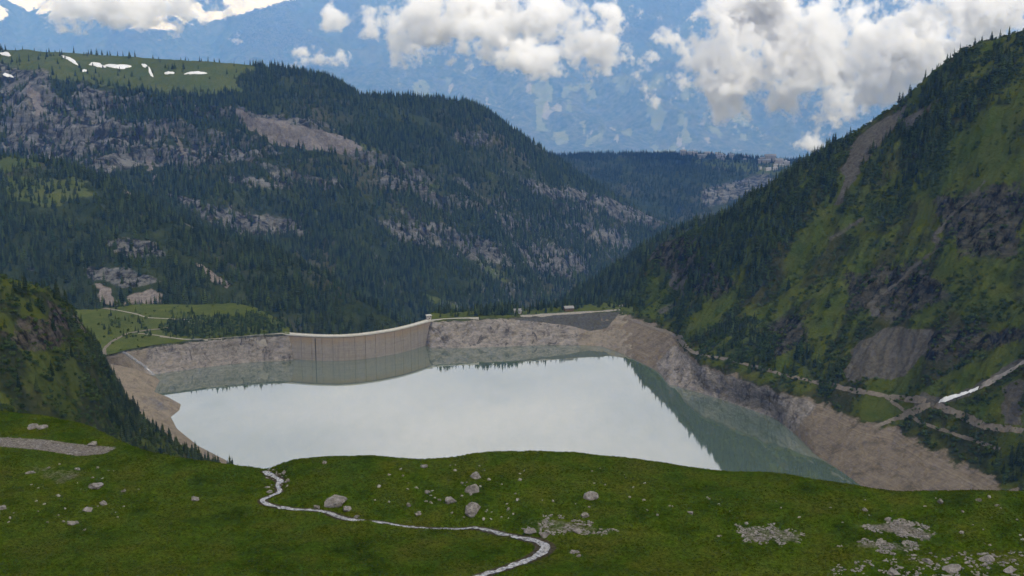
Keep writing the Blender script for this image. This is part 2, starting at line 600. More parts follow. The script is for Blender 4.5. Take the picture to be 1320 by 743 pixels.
for poly, s, v in [([(0, 84), (55, 92), (75, 125), (105, 140), (150, 150), (205, 158), (215, 185), (150, 195), (80, 195), (0, 195)], 10, 0.95),
                   ([(0, 190), (330, 190), (370, 196), (330, 208), (150, 222), (60, 215)], 5, 0.8),
                   ([(100, 105), (150, 118), (140, 145), (100, 135)], 6, 0.7),
                   ([(300, 138), (420, 160), (440, 172), (320, 158)], 5, 0.75),
                   ([(676, 232), (740, 244), (800, 256), (862, 284), (835, 296), (780, 275), (700, 252)], 6, 1.0),
                   ([(725, 288), (790, 300), (805, 322), (765, 314)], 6, 0.95),
                   ([(665, 318), (740, 318), (765, 345), (735, 365), (690, 350)], 9, 0.8),
                   ([(495, 288), (560, 292), (640, 318), (668, 345), (610, 338), (520, 312)], 9, 0.85),
                   ([(485, 222), (530, 226), (548, 245), (505, 245)], 7, 0.75),
                   ([(215, 245), (300, 268), (385, 285), (405, 302), (310, 305), (240, 275)], 10, 0.85),
                   ([(280, 225), (440, 228), (445, 240), (300, 240)], 6, 0.7),
                   ([(580, 168), (628, 172), (632, 188), (590, 186)], 7, 0.65),
                   ([(620, 262), (680, 280), (690, 300), (640, 292)], 8, 0.7), ([(400, 120), (470, 128), (440, 150)], 8, 0.5)]:
    mt.set("rock", v * poly_mask(apx, apy, poly, s))
for poly, s, v in [([(303, 143), (360, 158), (420, 172), (468, 188), (446, 200), (400, 192), (352, 184), (312, 162)], 4, 1.0),
                   ([(30, 100), (48, 118), (58, 150), (50, 152), (38, 125)], 3, 0.8), ([(188, 200), (194, 200), (200, 240), (195, 240)], 2, 0.8),
                   ([(205, 160), (215, 160), (245, 200), (238, 204)], 2, 0.6)]:
    mt.set("scree", v * poly_mask(apx, apy, poly, s))
mt.build(M_HILL)

# ---- wooded spur beyond the dam, right
spur = Terrain("wooded_spur", 660, 985, 160, [
    [(660, 455, 2350), (760, 445, 2150), (838, 430, 2050), (985, 410, 2000)],
    [(660, 418, 2520), (690, 408, 2520), (720, 393, 2520), (760, 366, 2480), (800, 341, 2430), (838, 314, 2380), (900, 286, 2330), (985, 270, 2300)],
    ('back', 200, -160)], [90, 10], 4, 350)
spur.G[..., 2] += spur.w(1, 0.1, 0) * fbm(spur.X() / 160, spur.Y() / 200, 61, 5, 0.5, True) * 22
spur.build(M_HILL)

# ---- wooded ridge on the left, in front of the mountain
ridge = Terrain("wooded_ridge", -180, 545, 360, [
    [(-180, 420, 1900), (0, 410, 1900), (120, 410, 1840), (250, 415, 1830), (370, 445, 1790), (450, 470, 1800), (545, 480, 1850)],
    ('mix', 0.5, 8),
    [(-180, 188, 2500), (0, 201, 2450), (40, 205, 2440), (100, 219, 2420), (150, 238, 2380), (200, 268, 2300), (240, 291, 2250), (300, 309, 2200), (340, 319, 2150), (400, 350, 2080), (450, 380, 2020), (490, 404, 1980), (545, 440, 1960)],
    ('back', 160, -170)], [70, 80, 10], 4, 300)
rx, ry = ridge.X(), ridge.Y()
ridge.G[..., 2] += ridge.w(0.3, 1, 0.1, 0) * (fbm(rx / 190, ry / 260, 71, 6, 0.52, True) * 24 + fbm(rx / 60, ry / 60, 73, 4) * 5)
bpx, bpy_ = ridge.pixw(80, 14)
for poly, s, v in [([(0, 190), (40, 200), (52, 214), (0, 224)], 4, 1.0), ([(5, 225), (100, 235), (120, 255), (60, 268), (0, 258)], 8, 0.75), ([(90, 228), (115, 232), (112, 245), (95, 243)], 3, 0.9)]:
    ridge.set("lush", v * poly_mask(bpx, bpy_, poly, s))
for poly, s, v in [([(128, 308), (200, 312), (222, 330), (150, 332)], 8, 0.9), ([(105, 343), (170, 346), (215, 365), (150, 372), (112, 358)], 8, 0.85),
                   ([(150, 228), (190, 250), (260, 300), (220, 280), (165, 250)], 6, 0.85), ([(30, 335), (50, 345), (60, 355), (35, 350)], 4, 0.6)]:
    ridge.set("rock", v * poly_mask(bpx, bpy_, poly, s))
for poly, s, v in [([(248, 341), (258, 341), (297, 369), (292, 373), (270, 362)], 2, 1.0), ([(117, 366), (136, 372), (158, 396), (130, 396)], 4, 0.9),
                   ([(165, 378), (200, 372), (214, 394), (160, 394)], 5, 0.75), ([(148, 228), (162, 232), (180, 255), (170, 254)], 3, 0.7)]:
    ridge.set("scree", v * poly_mask(bpx, bpy_, poly, s))
M_BANK = terrain_mat("bank_ground", 1.6)
ridge.build(terrain_mat("wooded_ridge_ground", 2.5, scree_c=(0.14, 0.122, 0.108)))

# ---- far bank of the lake: left shelf, gorge behind the dam, rock bank, embankment
ZB = 37.0
bank = Terrain("lake_bank", -120, 815, 560, [
    ('front', -60, -25),
    [(-120, 500, 'z', 0), (120, 492, 'z', 0), (206, 482, 'z', 0), (270, 473, 'z', 0), (330, 466.5, 'z', 0), (365, 465, 'z', 0), (392, 464.5, 'z', 0), (470, 461, 'z', 0), (538, 449.5, 'z', 0), (555, 449, 'z', 0),
     (600, 449, 'z', 0), (650, 447, 'z', 0), (700, 445, 'z', 0), (740, 445, 'z', 0), (775, 446.5, 'z', 0), (790, 451, 'z', 0), (815, 462, 'z', 0)],
    [(-120, 475, 'z', ZB), (120, 462, 'z', ZB), (150, 456, 'z', ZB), (165, 452, 'z', ZB), (200, 446, 'z', ZB), (270, 438, 'z', ZB), (330, 433.5, 'z', ZB), (366, 432, 'z', ZB), (440, 431, 'z', ZB), (556, 414, 'z', ZB),
     (615, 410.5, 'z', ZB), (670, 409, 'z', ZB), (740, 405, 'z', ZB), (800, 401.5, 'z', ZB), (815, 401, 'z', ZB)],
    ('back', 14, 1.0),
    [(-120, 392, 1700), (60, 400, 1670), (120, 400, 1680), (180, 392, 1730), (250, 393, 1735), (300, 391, 1735), (330, 396, 1715), (352, 408, 1690), (372, 424, 1640), (440, 431, 1640), (556, 404, 1710), (600, 403, 1735), (670, 400, 1755), (740, 395, 1785), (800, 388, 1830), (815, 384, 1840)],
    ('back', 50, -55)], [12, 60, 8, 70, 10], 2, 430)
bx_, by_ = bank.X(), bank.Y()
kpx, kpy = bank.pix()
damwin = sstep(372, 390, kpx) * (1 - sstep(540, 556, kpx))
onb = bank.w(0, 0.25, 0.35, 0, 0, 0)
inb = np.clip(1 - np.abs(bank.row - 1.5) * 1.6, 0, 1)
rockzone = sstep(176, 200, kpx)
bank.G[..., 2] += inb * (fbm(bx_ / 34, by_ / 30, 83, 6, 0.6, True) * 8.0 + fbm(bx_ / 9, by_ / 9, 85, 3) * 2.2) * (0.35 + 0.65 * rockzone)
bank.G[..., 1] += inb * fbm(bx_ / 40, bank.Z() / 60, 87, 4) * 8
bank.G[..., 2] += bank.w(0, 0, 0, 0.1, 1, 1) * fbm(bx_ / 80, by_ / 60, 89, 4) * 3
bank.G[..., 2] -= damwin * bank.w(10, 45, 60, 70, 110, 130)
kpx, kpy = bank.pix()
zlow = 1 - sstep(33, 37.5, bank.Z() + fbm(bx_ / 15, by_ / 15, 90, 3) * 3)
zlow = zlow * (bank.row < 2.3)
bank.set("sand", zlow)
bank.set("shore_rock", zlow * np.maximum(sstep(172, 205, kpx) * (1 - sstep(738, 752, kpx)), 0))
bank.set("lush", bank.w(0, 0, 0.5, 0.7, 1, 0.6))
bank.set("scree", poly_mask(kpx, kpy, [(650, 411), (740, 405), (800, 402), (782, 424), (760, 427), (735, 420), (700, 416)], 2.5))
bank.build(terrain_mat("far_bank_ground", 1.0, scree_c=(0.055, 0.055, 0.050), lush_a=(0.040, 0.056, 0.010), lush_b=(0.070, 0.080, 0.018),
                       sand_a=(0.13, 0.112, 0.09), sand_b=(0.205, 0.178, 0.143)))

# ---- drawn-down beach on the left shore
shore_l = [P(*q, z=0) for q in [(150, 470), (200, 486), (206, 491), (201, 500), (199, 506), (216, 512), (233, 521.5), (231, 529), (220, 538), (228, 553), (255, 575), (292, 594), (306, 612)]]
def beach():
    nx, ny = 150, 220
    xs, ys = np.linspace(-760, -260, nx), np.linspace(1000, 1640, ny)
    gx, gy = np.meshgrid(xs, ys)
    pts = [(p.x, p.y) for p in shore_l]
    poly = [(-500, 1560)] + pts + [(-300, 950), (-900, 950), (-900, 1640), (-600, 1640)]
    m = poly_mask(gx, gy, poly, 0.01) > 0.5
    d = 1 - line_mask(gx, gy, pts, 0, 400)
    dist = np.full(gx.shape, 1e9)
    for (x1, y1), (x2, y2) in zip(pts[:-1], pts[1:]):
        ex, ey = x2 - x1, y2 - y1
        t = np.clip(((gx - x1) * ex + (gy - y1) * ey) / (ex * ex + ey * ey), 0, 1)
        dist = np.minimum(dist, np.hypot(gx - x1 - t * ex, gy - y1 - t * ey))
    sd = np.where(m, dist, -dist)
    z = np.where(sd < 0, sd * 0.5, 46 * (1 - np.exp(-sd / 70)))
    z += sstep(0, 30, sd) * (fbm(gx / 30, gy / 30, 97, 4, 0.5, True) * 1.8)
    T = Terrain.__new__(Terrain)
    T.name = "sandy_shore"
    T.G = np.stack([gx, gy, np.maximum(z, -12)], -1)
    T.row = np.zeros(gx.shape)
    T.attrs = {}
    T.set("sand", 1 - sstep(34, 38, z))
    T.set("lush", sstep(34, 40, z) * 0.7)
    bx1, by1 = T.pix()
    T.set("scree", 0.5 * poly_mask(bx1, by1, [(170, 505), (200, 508), (222, 528), (205, 535), (180, 520)], 5))
    return T
beachT = beach()
beachT.build(terrain_mat("sandy_shore_ground", 1.0, sand_a=(0.135, 0.112, 0.085), sand_b=(0.215, 0.182, 0.138), scree_c=(0.095, 0.09, 0.088)))

# ---- right hand mountainside
ZS = 36.0
rs = Terrain("right_mountainside", 775, 1480, 480, [
    ('front', -50, -25),
    [(775, 446.5, 'z', 0), (790, 451, 'z', 0), (815, 462, 'z', 0), (850, 480, 'z', 0), (862, 496, 'z', 0), (900, 506, 'z', 0), (950, 522, 'z', 0), (1000, 540, 'z', 0), (1020, 556, 'z', 0), (1050, 586, 'z', 0), (1110, 627, 'z', 0), (1200, 690, 'z', 0), (1320, 780, 'z', 0), (1480, 880, 'z', 0)],
    [(775, 403, 'z', ZS), (803, 402, 'z', ZS), (840, 416, 'z', ZS), (872, 433, 'z', ZS), (884, 455, 'z', ZS), (905, 470, 'z', ZS), (960, 490, 'z', ZS), (1000, 503, 'z', ZS), (1060, 518, 'z', ZS), (1110, 540, 'z', ZS), (1150, 548, 'z', ZS), (1190, 572, 'z', ZS), (1265, 606, 'z', ZS), (1320, 640, 'z', ZS), (1480, 730, 'z', ZS)],
    ('mix', 0.12, -7),
    ('mix', 0.45, -20),
    [(775, 402, 1770), (806, 391, 1790), (818, 368, 1810), (832, 340, 1830), (850, 316, 1845), (900, 296, 1775), (940, 273, 1720), (1000, 233, 1665), (1080, 183, 1625), (1130, 154, 1600), (1165, 131, 1585), (1200, 95, 1560), (1240, 66, 1535), (1270, 54, 1515), (1320, 40, 1480), (1480, -20, 1350)],
    ('back', 180, -170)], [8, 60, 60, 110, 110, 10], 3, 400)
sx, sy = rs.X(), rs.Y()
# fall-line ribs slanting down to the lake, and broken rock bands
u = sx * 0.55 - sy * 0.84
ribs = fbm(u / 95 + fbm(sx / 220, sy / 220, 102, 3) * 0.8, rs.Z() / 420, 101, 6, 0.56, True)
fine = fbm(sx / 26, sy / 26, 103, 5, 0.58)
cl = fbm(sx / 130, sy / 130, 104, 4)
rs.G[..., 2] += rs.w(0, 0, 0.1, 0.5, 1, 0.12, 0) * (ribs * 24 + fine * 10)
ledge = np.sin((rs.Z() + cl * 90) / 19.0)
rs.G[..., 2] += rs.w(0, 0, 0, 0.4, 1, 0.1, 0) * np.sign(ledge) * np.abs(ledge) ** 0.35 * 5.5 * sstep(-0.25, 0.35, fbm(sx / 140, sy / 140, 105, 3))
inb = np.clip(1 - np.abs(rs.row - 1.5) * 1.6, 0, 1)
qpx, qpy = rs.pix()
rz = poly_mask(qpx, qpy, [(845, 470), (870, 445), (905, 470), (1000, 500), (1060, 520), (1020, 560), (950, 530), (860, 505)], 10)
rs.G[..., 2] += inb * (fbm(sx / 24, sy / 24, 107, 5, 0.55, True) * 4.2 * (0.35 + 1.6 * rz) + fbm(sx / 8, sy / 8, 108, 3) * 1.2 * (0.3 + rz))
rs.G[..., 1] += inb * fbm(sx / 30, rs.Z() / 40, 109, 4) * 10 * rz
qpx, qpy = rs.pixw(60, 20)
zl = (1 - sstep(26, 44, rs.Z() + fbm(sx / 22, sy / 22, 110, 4) * 9)) * (1 - sstep(2.3, 2.9, rs.row))
rs.set("sand", zl)
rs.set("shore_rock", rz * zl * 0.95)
streak = fbm(u / 42 + fbm(sx / 90, sy / 90, 112, 3) * 0.5, rs.Z() / 210, 111, 5, 0.55)
lush = 0.56 + 1.0 * streak
for poly, s, v in [([(1070, 280), (1200, 195), (1320, 88), (1320, 150), (1215, 245), (1100, 310)], 14, 0.9), ([(950, 405), (1090, 350), (1095, 365), (975, 425)], 10, 0.9),
                   ([(1165, 508), (1320, 438), (1320, 462), (1215, 518)], 5, 1.0), ([(1235, 528), (1320, 482), (1320, 560), (1270, 550)], 6, 1.0),
                   ([(805, 390), (830, 345), (875, 350), (880, 390), (860, 420), (815, 402)], 8, 0.75), ([(985, 470), (1030, 470), (1050, 500), (990, 492)], 8, 0.7),
                   ([(1090, 215), (1105, 250), (1060, 290), (1075, 250)], 8, 0.8), ([(1200, 350), (1320, 300), (1320, 420), (1230, 420)], 18, 0.62)]:
    lush = np.maximum(lush, v * poly_mask(qpx, qpy, poly, s))
rs.set("lush", lush * (1 - zl))
for poly, s, v in [([(836, 312), (880, 300), (905, 308), (912, 335), (945, 362), (925, 385), (890, 372), (868, 350), (838, 335)], 8, 0.8),
                   ([(1095, 345), (1185, 335), (1232, 385), (1160, 412), (1090, 400)], 14, 0.62), ([(1200, 255), (1320, 235), (1320, 330), (1235, 330)], 16, 0.58),
                   ([(985, 420), (1040, 408), (1040, 440), (1000, 462)], 10, 0.7), ([(1190, 420), (1320, 425), (1320, 440), (1200, 470), (1180, 450)], 9, 0.58)]:
    rs.set("rock", v * poly_mask(qpx, qpy, poly, s))
rs.attrs["rock"] = np.clip(rs.get("rock") + 0.12 * sstep(0.1, 0.5, -streak) - zl, 0, 1)
for poly, s, v in [([(1102, 436), (1140, 422), (1196, 425), (1192, 455), (1160, 485), (1090, 492)], 5, 1.0), ([(1170, 128), (1150, 145), (1100, 180), (1088, 215), (1070, 262), (1080, 262), (1118, 212), (1140, 185), (1160, 165)], 4, 0.9),
                   ([(1160, 160), (1210, 122), (1218, 128), (1170, 165)], 3, 0.8), ([(1060, 300), (1120, 275), (1122, 284), (1062, 312)], 4, 0.6),
                   ([(1290, 500), (1320, 488), (1320, 550), (1300, 548)], 5, 0.8), ([(1190, 500), (1215, 510), (1200, 530), (1170, 530)], 4, 0.7),
                   ([(870, 350), (882, 348), (880, 385), (872, 385)], 3, 0.75), ([(845, 398), (870, 385), (878, 395), (850, 408)], 4, 0.55)]:
    rs.set("scree", v * poly_mask(qpx, qpy, poly, s))
for pts, w_, v in [([(1320, 462), (1290, 485), (1245, 505), (1205, 520)], 3.5, 0.85), ([(1120, 175), (1060, 330)], 1.5, 0.0),
                   ([(1265, 235), (1190, 330), (1120, 400)], 2, 0.6)]:
    rs.set("scree", v * line_mask(qpx, qpy, pts, w_, 3))
rs.build(terrain_mat("right_mountainside_ground", 1.5, floor_a=(0.017, 0.022, 0.006), floor_b=(0.040, 0.041, 0.012), lush_a=(0.029, 0.046, 0.0045), lush_b=(0.060, 0.066, 0.010),
                     scree_c=(0.062, 0.058, 0.049), rock_a=(0.015, 0.0145, 0.0105), rock_b=(0.064, 0.061, 0.045), steep_k=0.22, dirt_c=(0.048, 0.040, 0.027),
                     sand_a=(0.092, 0.076, 0.058), sand_b=(0.165, 0.138, 0.106)))

# ---- steep wooded slope on the near left
ns = Terrain("near_left_slope", -170, 325, 300, [
    [(-170, 640, 600), (0, 640, 640), (100, 640, 740), (200, 640, 900), (325, 650, 1040)],
    [(-170, 490, 720), (0, 480, 780), (60, 490, 820), (120, 520, 880), (180, 562, 990), (240, 594, 1050), (325, 630, 1090)],
    [(-170, 310, 830), (0, 358, 880), (60, 372, 930), (88, 392, 960), (106, 416, 990), (122, 445, 1010), (140, 480, 1030), (163, 521, 1050), (190, 553, 1070), (230, 579, 1090), (270, 598, 1112), (300, 611, 1130), (325, 628, 1140)],
    ('back', 130, -110)], [50, 90, 10], 3, 480)
nx_, ny_ = ns.X(), ns.Y()
ns.G[..., 2] += ns.w(0.6, 1, 0.15, 0) * (fbm((nx_ * 0.8 - ny_ * 0.6) / 60, (nx_ + ny_) / 160, 121, 6, 0.55, True) * 9 + fbm(nx_ / 18, ny_ / 18, 123, 4) * 3.5)
cpx, cpy = ns.pixw(30, 12)
ns.set("lush", np.maximum(0.5 + 0.8 * fbm(nx_ / 40, ny_ / 40, 125, 4), 0.9 * poly_mask(cpx, cpy, [(0, 345), (60, 358), (75, 375), (0, 375)], 5)))
for poly, s, v in [([(20, 408), (70, 412), (90, 440), (60, 455), (15, 440)], 6, 0.52), ([(0, 420), (40, 430), (60, 460), (30, 455), (0, 440)], 6, 0.5), ([(60, 385), (90, 400), (85, 425), (60, 415)], 6, 0.6)]:
    ns.set("rock", v * poly_mask(cpx, cpy, poly, s))
ns.set("scree", 0.8 * poly_mask(cpx, cpy, [(88, 390), (96, 392), (118, 425), (112, 432), (95, 410)], 2))
ns.build(terrain_mat("near_left_slope_ground", 1.0, floor_a=(0.016, 0.021, 0.007), floor_b=(0.034, 0.038, 0.013), lush_a=(0.032, 0.046, 0.007), lush_b=(0.058, 0.066, 0.013), scree_c=(0.11, 0.095, 0.08), steep_k=0.12, rock_a=(0.024, 0.021, 0.017), rock_b=(0.08, 0.068, 0.054)))

# ---- foreground meadow
def plY(py, k=1.0):
    d = ray(660, py)
    e = -d.z / d.y
    return k * 90.0 / (e - 0.05)

def prow(pts):
    return [(a, b, plY(b, k)) for a, b, k in pts]

md = Terrain("meadow", -330, 1650, 930, [
    prow([(-150, 930, 1), (1470, 930, 1)]),
    prow([(-150, 760, 1), (300, 760, 1), (600, 760, 1), (900, 760, 0.985), (1470, 760, 0.97)]),
    prow([(-150, 690, 1), (200, 690, 1), (500, 700, 1), (620, 712, 1), (760, 722, 1), (1000, 722, 0.985), (1470, 722, 0.97)]),
    prow([(-150, 640, 1), (200, 645, 1), (330, 650, 1), (420, 658, 1), (600, 678, 1), (660, 686, 1), (720, 699, 1), (800, 700, .995), (1000, 695, 0.98), (1470, 695, 0.965)]),
    prow([(-150, 598, 1.01), (100, 602, 1.0), (180, 606, .985), (240, 618, 0.99), (330, 625, 1), (350, 628, 1), (380, 632, .99), (450, 628, .97), (600, 640, .965), (800, 650, 0.965), (1000, 655, 0.96), (1470, 660, 0.95)]),
    prow([(-150, 522, 0.98), (0, 531, .98), (60, 538, .98), (110, 549, .985), (150, 566, .985), (190, 583, .98), (250, 593, 0.97), (300, 599, 0.98), (345, 604.5, 1), (358, 599, 0.985), (375, 593, 0.97), (400, 591, .96), (480, 589, .95), (540, 593.5, .95), (580, 590, .95),
          (620, 585.5, .945), (680, 583, .94), (740, 585.5, .94), (820, 593.5, .945), (880, 603, .945), (940, 609.5, .945), (990, 609.5, .945), (1020, 613, .945), (1060, 621, .945), (1100, 625.5, .945), (1140, 632, .95), (1160, 634.5, .95), (1250, 634, .945), (1470, 633, .945)]),
    ('back', 9, -5), ('back', 18, -14), ('back', 160, -95), ('back', 280, -145), ('back', 260, -140)],
    [30, 60, 60, 60, 90, 8, 8, 14, 10, 8], 5, 650)
ex, ey = md.X(), md.Y()
md.G[..., 2] += md.w(1, 1, 1, 1, 1, 0.25, 0.3, 1, 1, 1, 1) * (fbm(ex / 30, ey / 36, 131, 4) * 2.6 + fbm(ex / 7, ey / 9, 133, 4) * 0.42 + fbm(ex / 1.9, ey / 1.9, 139, 3) * 0.16)
rough_r = sstep(700, 1000, project(md.G.reshape(-1, 3))[0].reshape(md.row.shape))
md.G[..., 2] += md.w(1, 1, 1, 1, 1, .1, 0, 0, 0, 0, 0) * (0.25 + rough_r) * fbm(ex / 12, ey / 15, 135, 5, 0.55) * 1.0
md.bvh()
STREAM = [(330, 601, 0.9), (342, 606, 1.0), (352, 611, 1.4), (363, 617, 1.3), (357, 622, 0.7), (359, 628, 1.0), (361, 632, 1.0), (350, 636, 0.9), (336, 642, 1.0), (343, 647, 1.1), (360, 651, 1.0), (382, 654, 1.0), (400, 654.5, 0.9), (420, 656.5, 0.9), (430, 661, 1.2),
          (445, 666, 1.2), (460, 668, 0.9), (475, 668.5, 0.7), (495, 671, 0.9), (515, 675, 0.75), (550, 678, 0.7), (590, 679, 0.7), (612, 677, 0.9), (632, 681, 1.1), (650, 686, 1.2), (672, 690, 1.2), (692, 694, 1.5), (705, 701, 1.9), (698, 710, 1.7), (680, 719, 1.4), (655, 728, 1.2), (625, 737, 1.1), (590, 748, 1.0), (540, 760, 1.0)]
def dense(pts, n):
    A = np.array(pts, float)
    t = np.r_[0, np.cumsum(np.hypot(*np.diff(A[:, :2], axis=0).T))]
    tt = np.linspace(0, t[-1], n)
    return np.stack([np.interp(tt, t, A[:, k]) for k in range(A.shape[1])], 1)
sd_ = dense(STREAM, 260)
sxy = []
for a_, b_, w_ in sd_:
    h_, _ = hit(md._b, a_, b_)
    if h_ is not None:
        sxy.append((h_.x, h_.y, h_.z, w_))
sxy = np.array(sxy)
for k in range(3):
    sxy[:, k] = smooth1d(sxy[:, k], 2)
dch = np.full(ex.shape, 1e9)
sel = (ey < 330) & (ex > -110) & (ex < 60)
gx_, gy_ = ex[sel], ey[sel]
dd = np.full(gx_.shape, 1e9); zz_ = np.zeros(gx_.shape); ww_ = np.ones(gx_.shape)
for x1, y1, z1, w1 in sxy:
    q = np.hypot(gx_ - x1, gy_ - y1)
    c_ = q < dd
    dd[c_] = q[c_]; zz_[c_] = z1; ww_[c_] = w1
t_ = 1 - sstep(0.9, 2.4, dd / ww_)
md.G[..., 2][sel] = md.G[..., 2][sel] * (1 - t_) + (zz_ - 0.75) * t_
md.bvh()
dpx, dpy = md.pix()
md.set("scree", poly_mask(dpx, dpy, [(-20, 563), (60, 567), (110, 574), (150, 577), (135, 585), (100, 588), (50, 580), (-20, 574)], 3))
md.set("scree", 0.42 * poly_mask(dpx, dpy, [(30, 595), (100, 598), (110, 615), (80, 632), (40, 615)], 10))
for poly, v in [([(945, 676), (1000, 676), (1035, 688), (1030, 703), (960, 700)], .5), ([(1095, 678), (1160, 670), (1205, 688), (1200, 700), (1150, 690)], .6), ([(1080, 704), (1130, 695), (1200, 700), (1170, 715)], .5),
                ([(1065, 735), (1180, 715), (1330, 712), (1330, 760), (1065, 760)], .34), ([(670, 668), (700, 664), (810, 684), (790, 690), (690, 688)], .45)]:
    md.set("scree", v * poly_mask(dpx, dpy, poly, 6))
md.set("dry", 0)
wet = np.zeros(ex.shape)
wet[sel] = 1 - sstep(0.9, 1.6, dd / ww_)
md.set("rock", wet * 0.9)


def meadow_mat():
    m, nt = new_mat("alpine_grass")
    b = NB(nt)
    p = b.pos()
    nb_ = b.noise(p, 0.022, 5, 0.6)
    nm = b.noise(p, 0.11, 6, 0.62)
    nf = b.noise(p, 1.1, 5, 0.7)
    nt_ = b.noise(p, 3.2, 3, 0.7)
    g = b.mix(b.ramp(nb_, (0.36, 0.0), (0.64, 1.0)), (0.022, 0.043, 0.003), (0.037, 0.056, 0.0046))
    g = b.mix(b.ramp(nm, (0.46, 0.0), (0.68, 0.85)), g, (0.046, 0.050, 0.0065))
    g = b.mix(b.ramp(nm, (0.30, 0.9), (0.47, 0.0)), g, (0.009, 0.018, 0.002))
    tuft = b.ramp(b.mix(0.5, nf, nt_), (0.37, 0.32), (0.60, 1.5))
    g = b.mix(1.0, g, tuft, 'MULTIPLY')
    fl = b.ramp(b.noise(p, 4.5, 1, 0.5), (0.70, 0.0), (0.76, 1.0))
    fl = b.math('MULTIPLY', fl, b.ramp(nb_, (0.52, 0.0), (0.66, 0.55)))
    g = b.mix(fl, g, (0.17, 0.18, 0.12))
    soil = b.mix(b.ramp(nf, (0.3, 0.0), (0.7, 1.0)), (0.018, 0.016, 0.010), (0.055, 0.048, 0.035))
    g = b.mix(b.cover(b.attr("rock"), nf, 0.8), g, soil)
    sc = b.mix(b.ramp(b.noise(p, 1.6, 6, 0.75), (0.36, 0.0), (0.62, 1.0)), (0.045, 0.040, 0.034), (0.16, 0.145, 0.13))
    g = b.mix(b.cover(b.attr("scree"), b.mix(0.5, nm, nf), 1.0), g, sc)
    b.finish(g, 0.95, b.mix(0.45, nf, nt_), 1.0, 0.6, 0.0)
    return m
md.build(meadow_mat())

# valley floor under everything
me = mesh("valley_floor", [(-37000, -1500, -2600), (37000, -1500, -2600), (37000, 53000, -2600), (-37000, 53000, -2600)], [(0, 1, 2, 3)])
tag(link("valley_floor", me, plain_mat("valley_ground", (0.03, 0.045, 0.02), (0.08, 0.09, 0.04), 0.002)), kind="structure")

# ---- lake
DAM_CREST = [(362, 430.5), (385, 432.3), (410, 433.6), (435, 434), (460, 432.6), (485, 429.5), (510, 425.5), (530, 420.8), (545, 416.5), (556, 413.2)]
ZC = 38.0
dam_pts = [P(*q, z=ZC) for q in DAM_CREST]
wpoly = [P(a_, b_, z=0) for a_, b_ in [(140, 560), (140, 470), (206, 476), (270, 466), (330, 460), (372, 459)]]
wp = [(p.x, p.y) for p in wpoly]
for p in dam_pts[1:-1]:
    wp.append((p.x, p.y + 1.5))
for a_, b_ in [(560, 443), (650, 440), (740, 438), (790, 440), (830, 455), (880, 480), (960, 500), (1040, 530), (1120, 575), (1250, 660)]:
    p = P(a_, b_, z=0); wp.append((p.x, p.y))
wp += [(430, 780), (-330, 780), (-520, 1000)]
lm, nt = new_mat("lake_water")
b = NB(nt)
p = b.pos()
rip = b.noise(p, 0.06, 4, 0.6, stretch=(1, 0.35, 1))
rip2 = b.noise(p, 0.6, 2, 0.5)
bmp = b.n("ShaderNodeBump"); bmp.inputs["Strength"].default_value = 0.10; bmp.inputs["Distance"].default_value = 0.05
b.link(rip2, bmp.inputs["Height"])
body = b.n("ShaderNodeBsdfDiffuse")
bcol = b.mix(b.ramp(b.noise(p, 0.008, 5, 0.6, stretch=(0.5, 2, 1)), (0.3, 0.0), (0.7, 1.0)), (0.062, 0.090, 0.070), (0.074, 0.104, 0.082))
b.link(bcol, body.inputs[0])
gl = b.n("ShaderNodeBsdfGlossy"); gl.inputs["Roughness"].default_value = 0.02; gl.inputs["Color"].default_value = (1, 1, 1, 1)
b.link(bmp.outputs[0], gl.inputs["Normal"])
fr = b.n("ShaderNodeFresnel"); fr.inputs["IOR"].default_value = 1.33
fac = b.math('ADD', b.math('MULTIPLY', fr.outputs[0], 1.4), b.math('ADD', 0.225, b.math('MULTIPLY', rip, 0.06)), clamp=True)
mxs = b.n("ShaderNodeMixShader")
b.link(fac, mxs.inputs[0]); b.link(body.outputs[0], mxs.inputs[1]); b.link(gl.outputs[0], mxs.inputs[2])
mo = b.n("ShaderNodeOutputMaterial")
b.link(mxs.outputs[0], mo.inputs["Surface"])
tag(link("lake_water", mesh("lake_water", [(x, y, 0) for x, y in wp], [tuple(range(len(wp)))[::-1]]), lm), kind="structure")

# ================================================================== VEGETATION
def leaf_mat(name, dark, light, trans=0.15):
    m, nt = new_mat(name)
    b = NB(nt)
    oi = b.n("ShaderNodeObjectInfo")
    tc = b.n("ShaderNodeTexCoord").outputs["Object"]
    f = b.noise(tc, 7.0, 3, 0.6)
    c = b.mix(b.ramp(b.mix(0.6, f, oi.outputs["Random"]), (0.25, 0.0), (0.75, 1.0)), dark, light)
    b.finish(c, 0.95, spec=0.0)
    return m


M_NEEDLE = leaf_mat("spruce_needles", (0.010, 0.017, 0.007), (0.034, 0.046, 0.016))
M_LARCH = leaf_mat("larch_needles", (0.024, 0.040, 0.011), (0.050, 0.068, 0.018))
M_LEAF = leaf_mat("alder_leaves", (0.018, 0.032, 0.008), (0.046, 0.066, 0.016))
M_BARK = plain_mat("bark", (0.05, 0.036, 0.026), (0.12, 0.09, 0.065), 8.0)


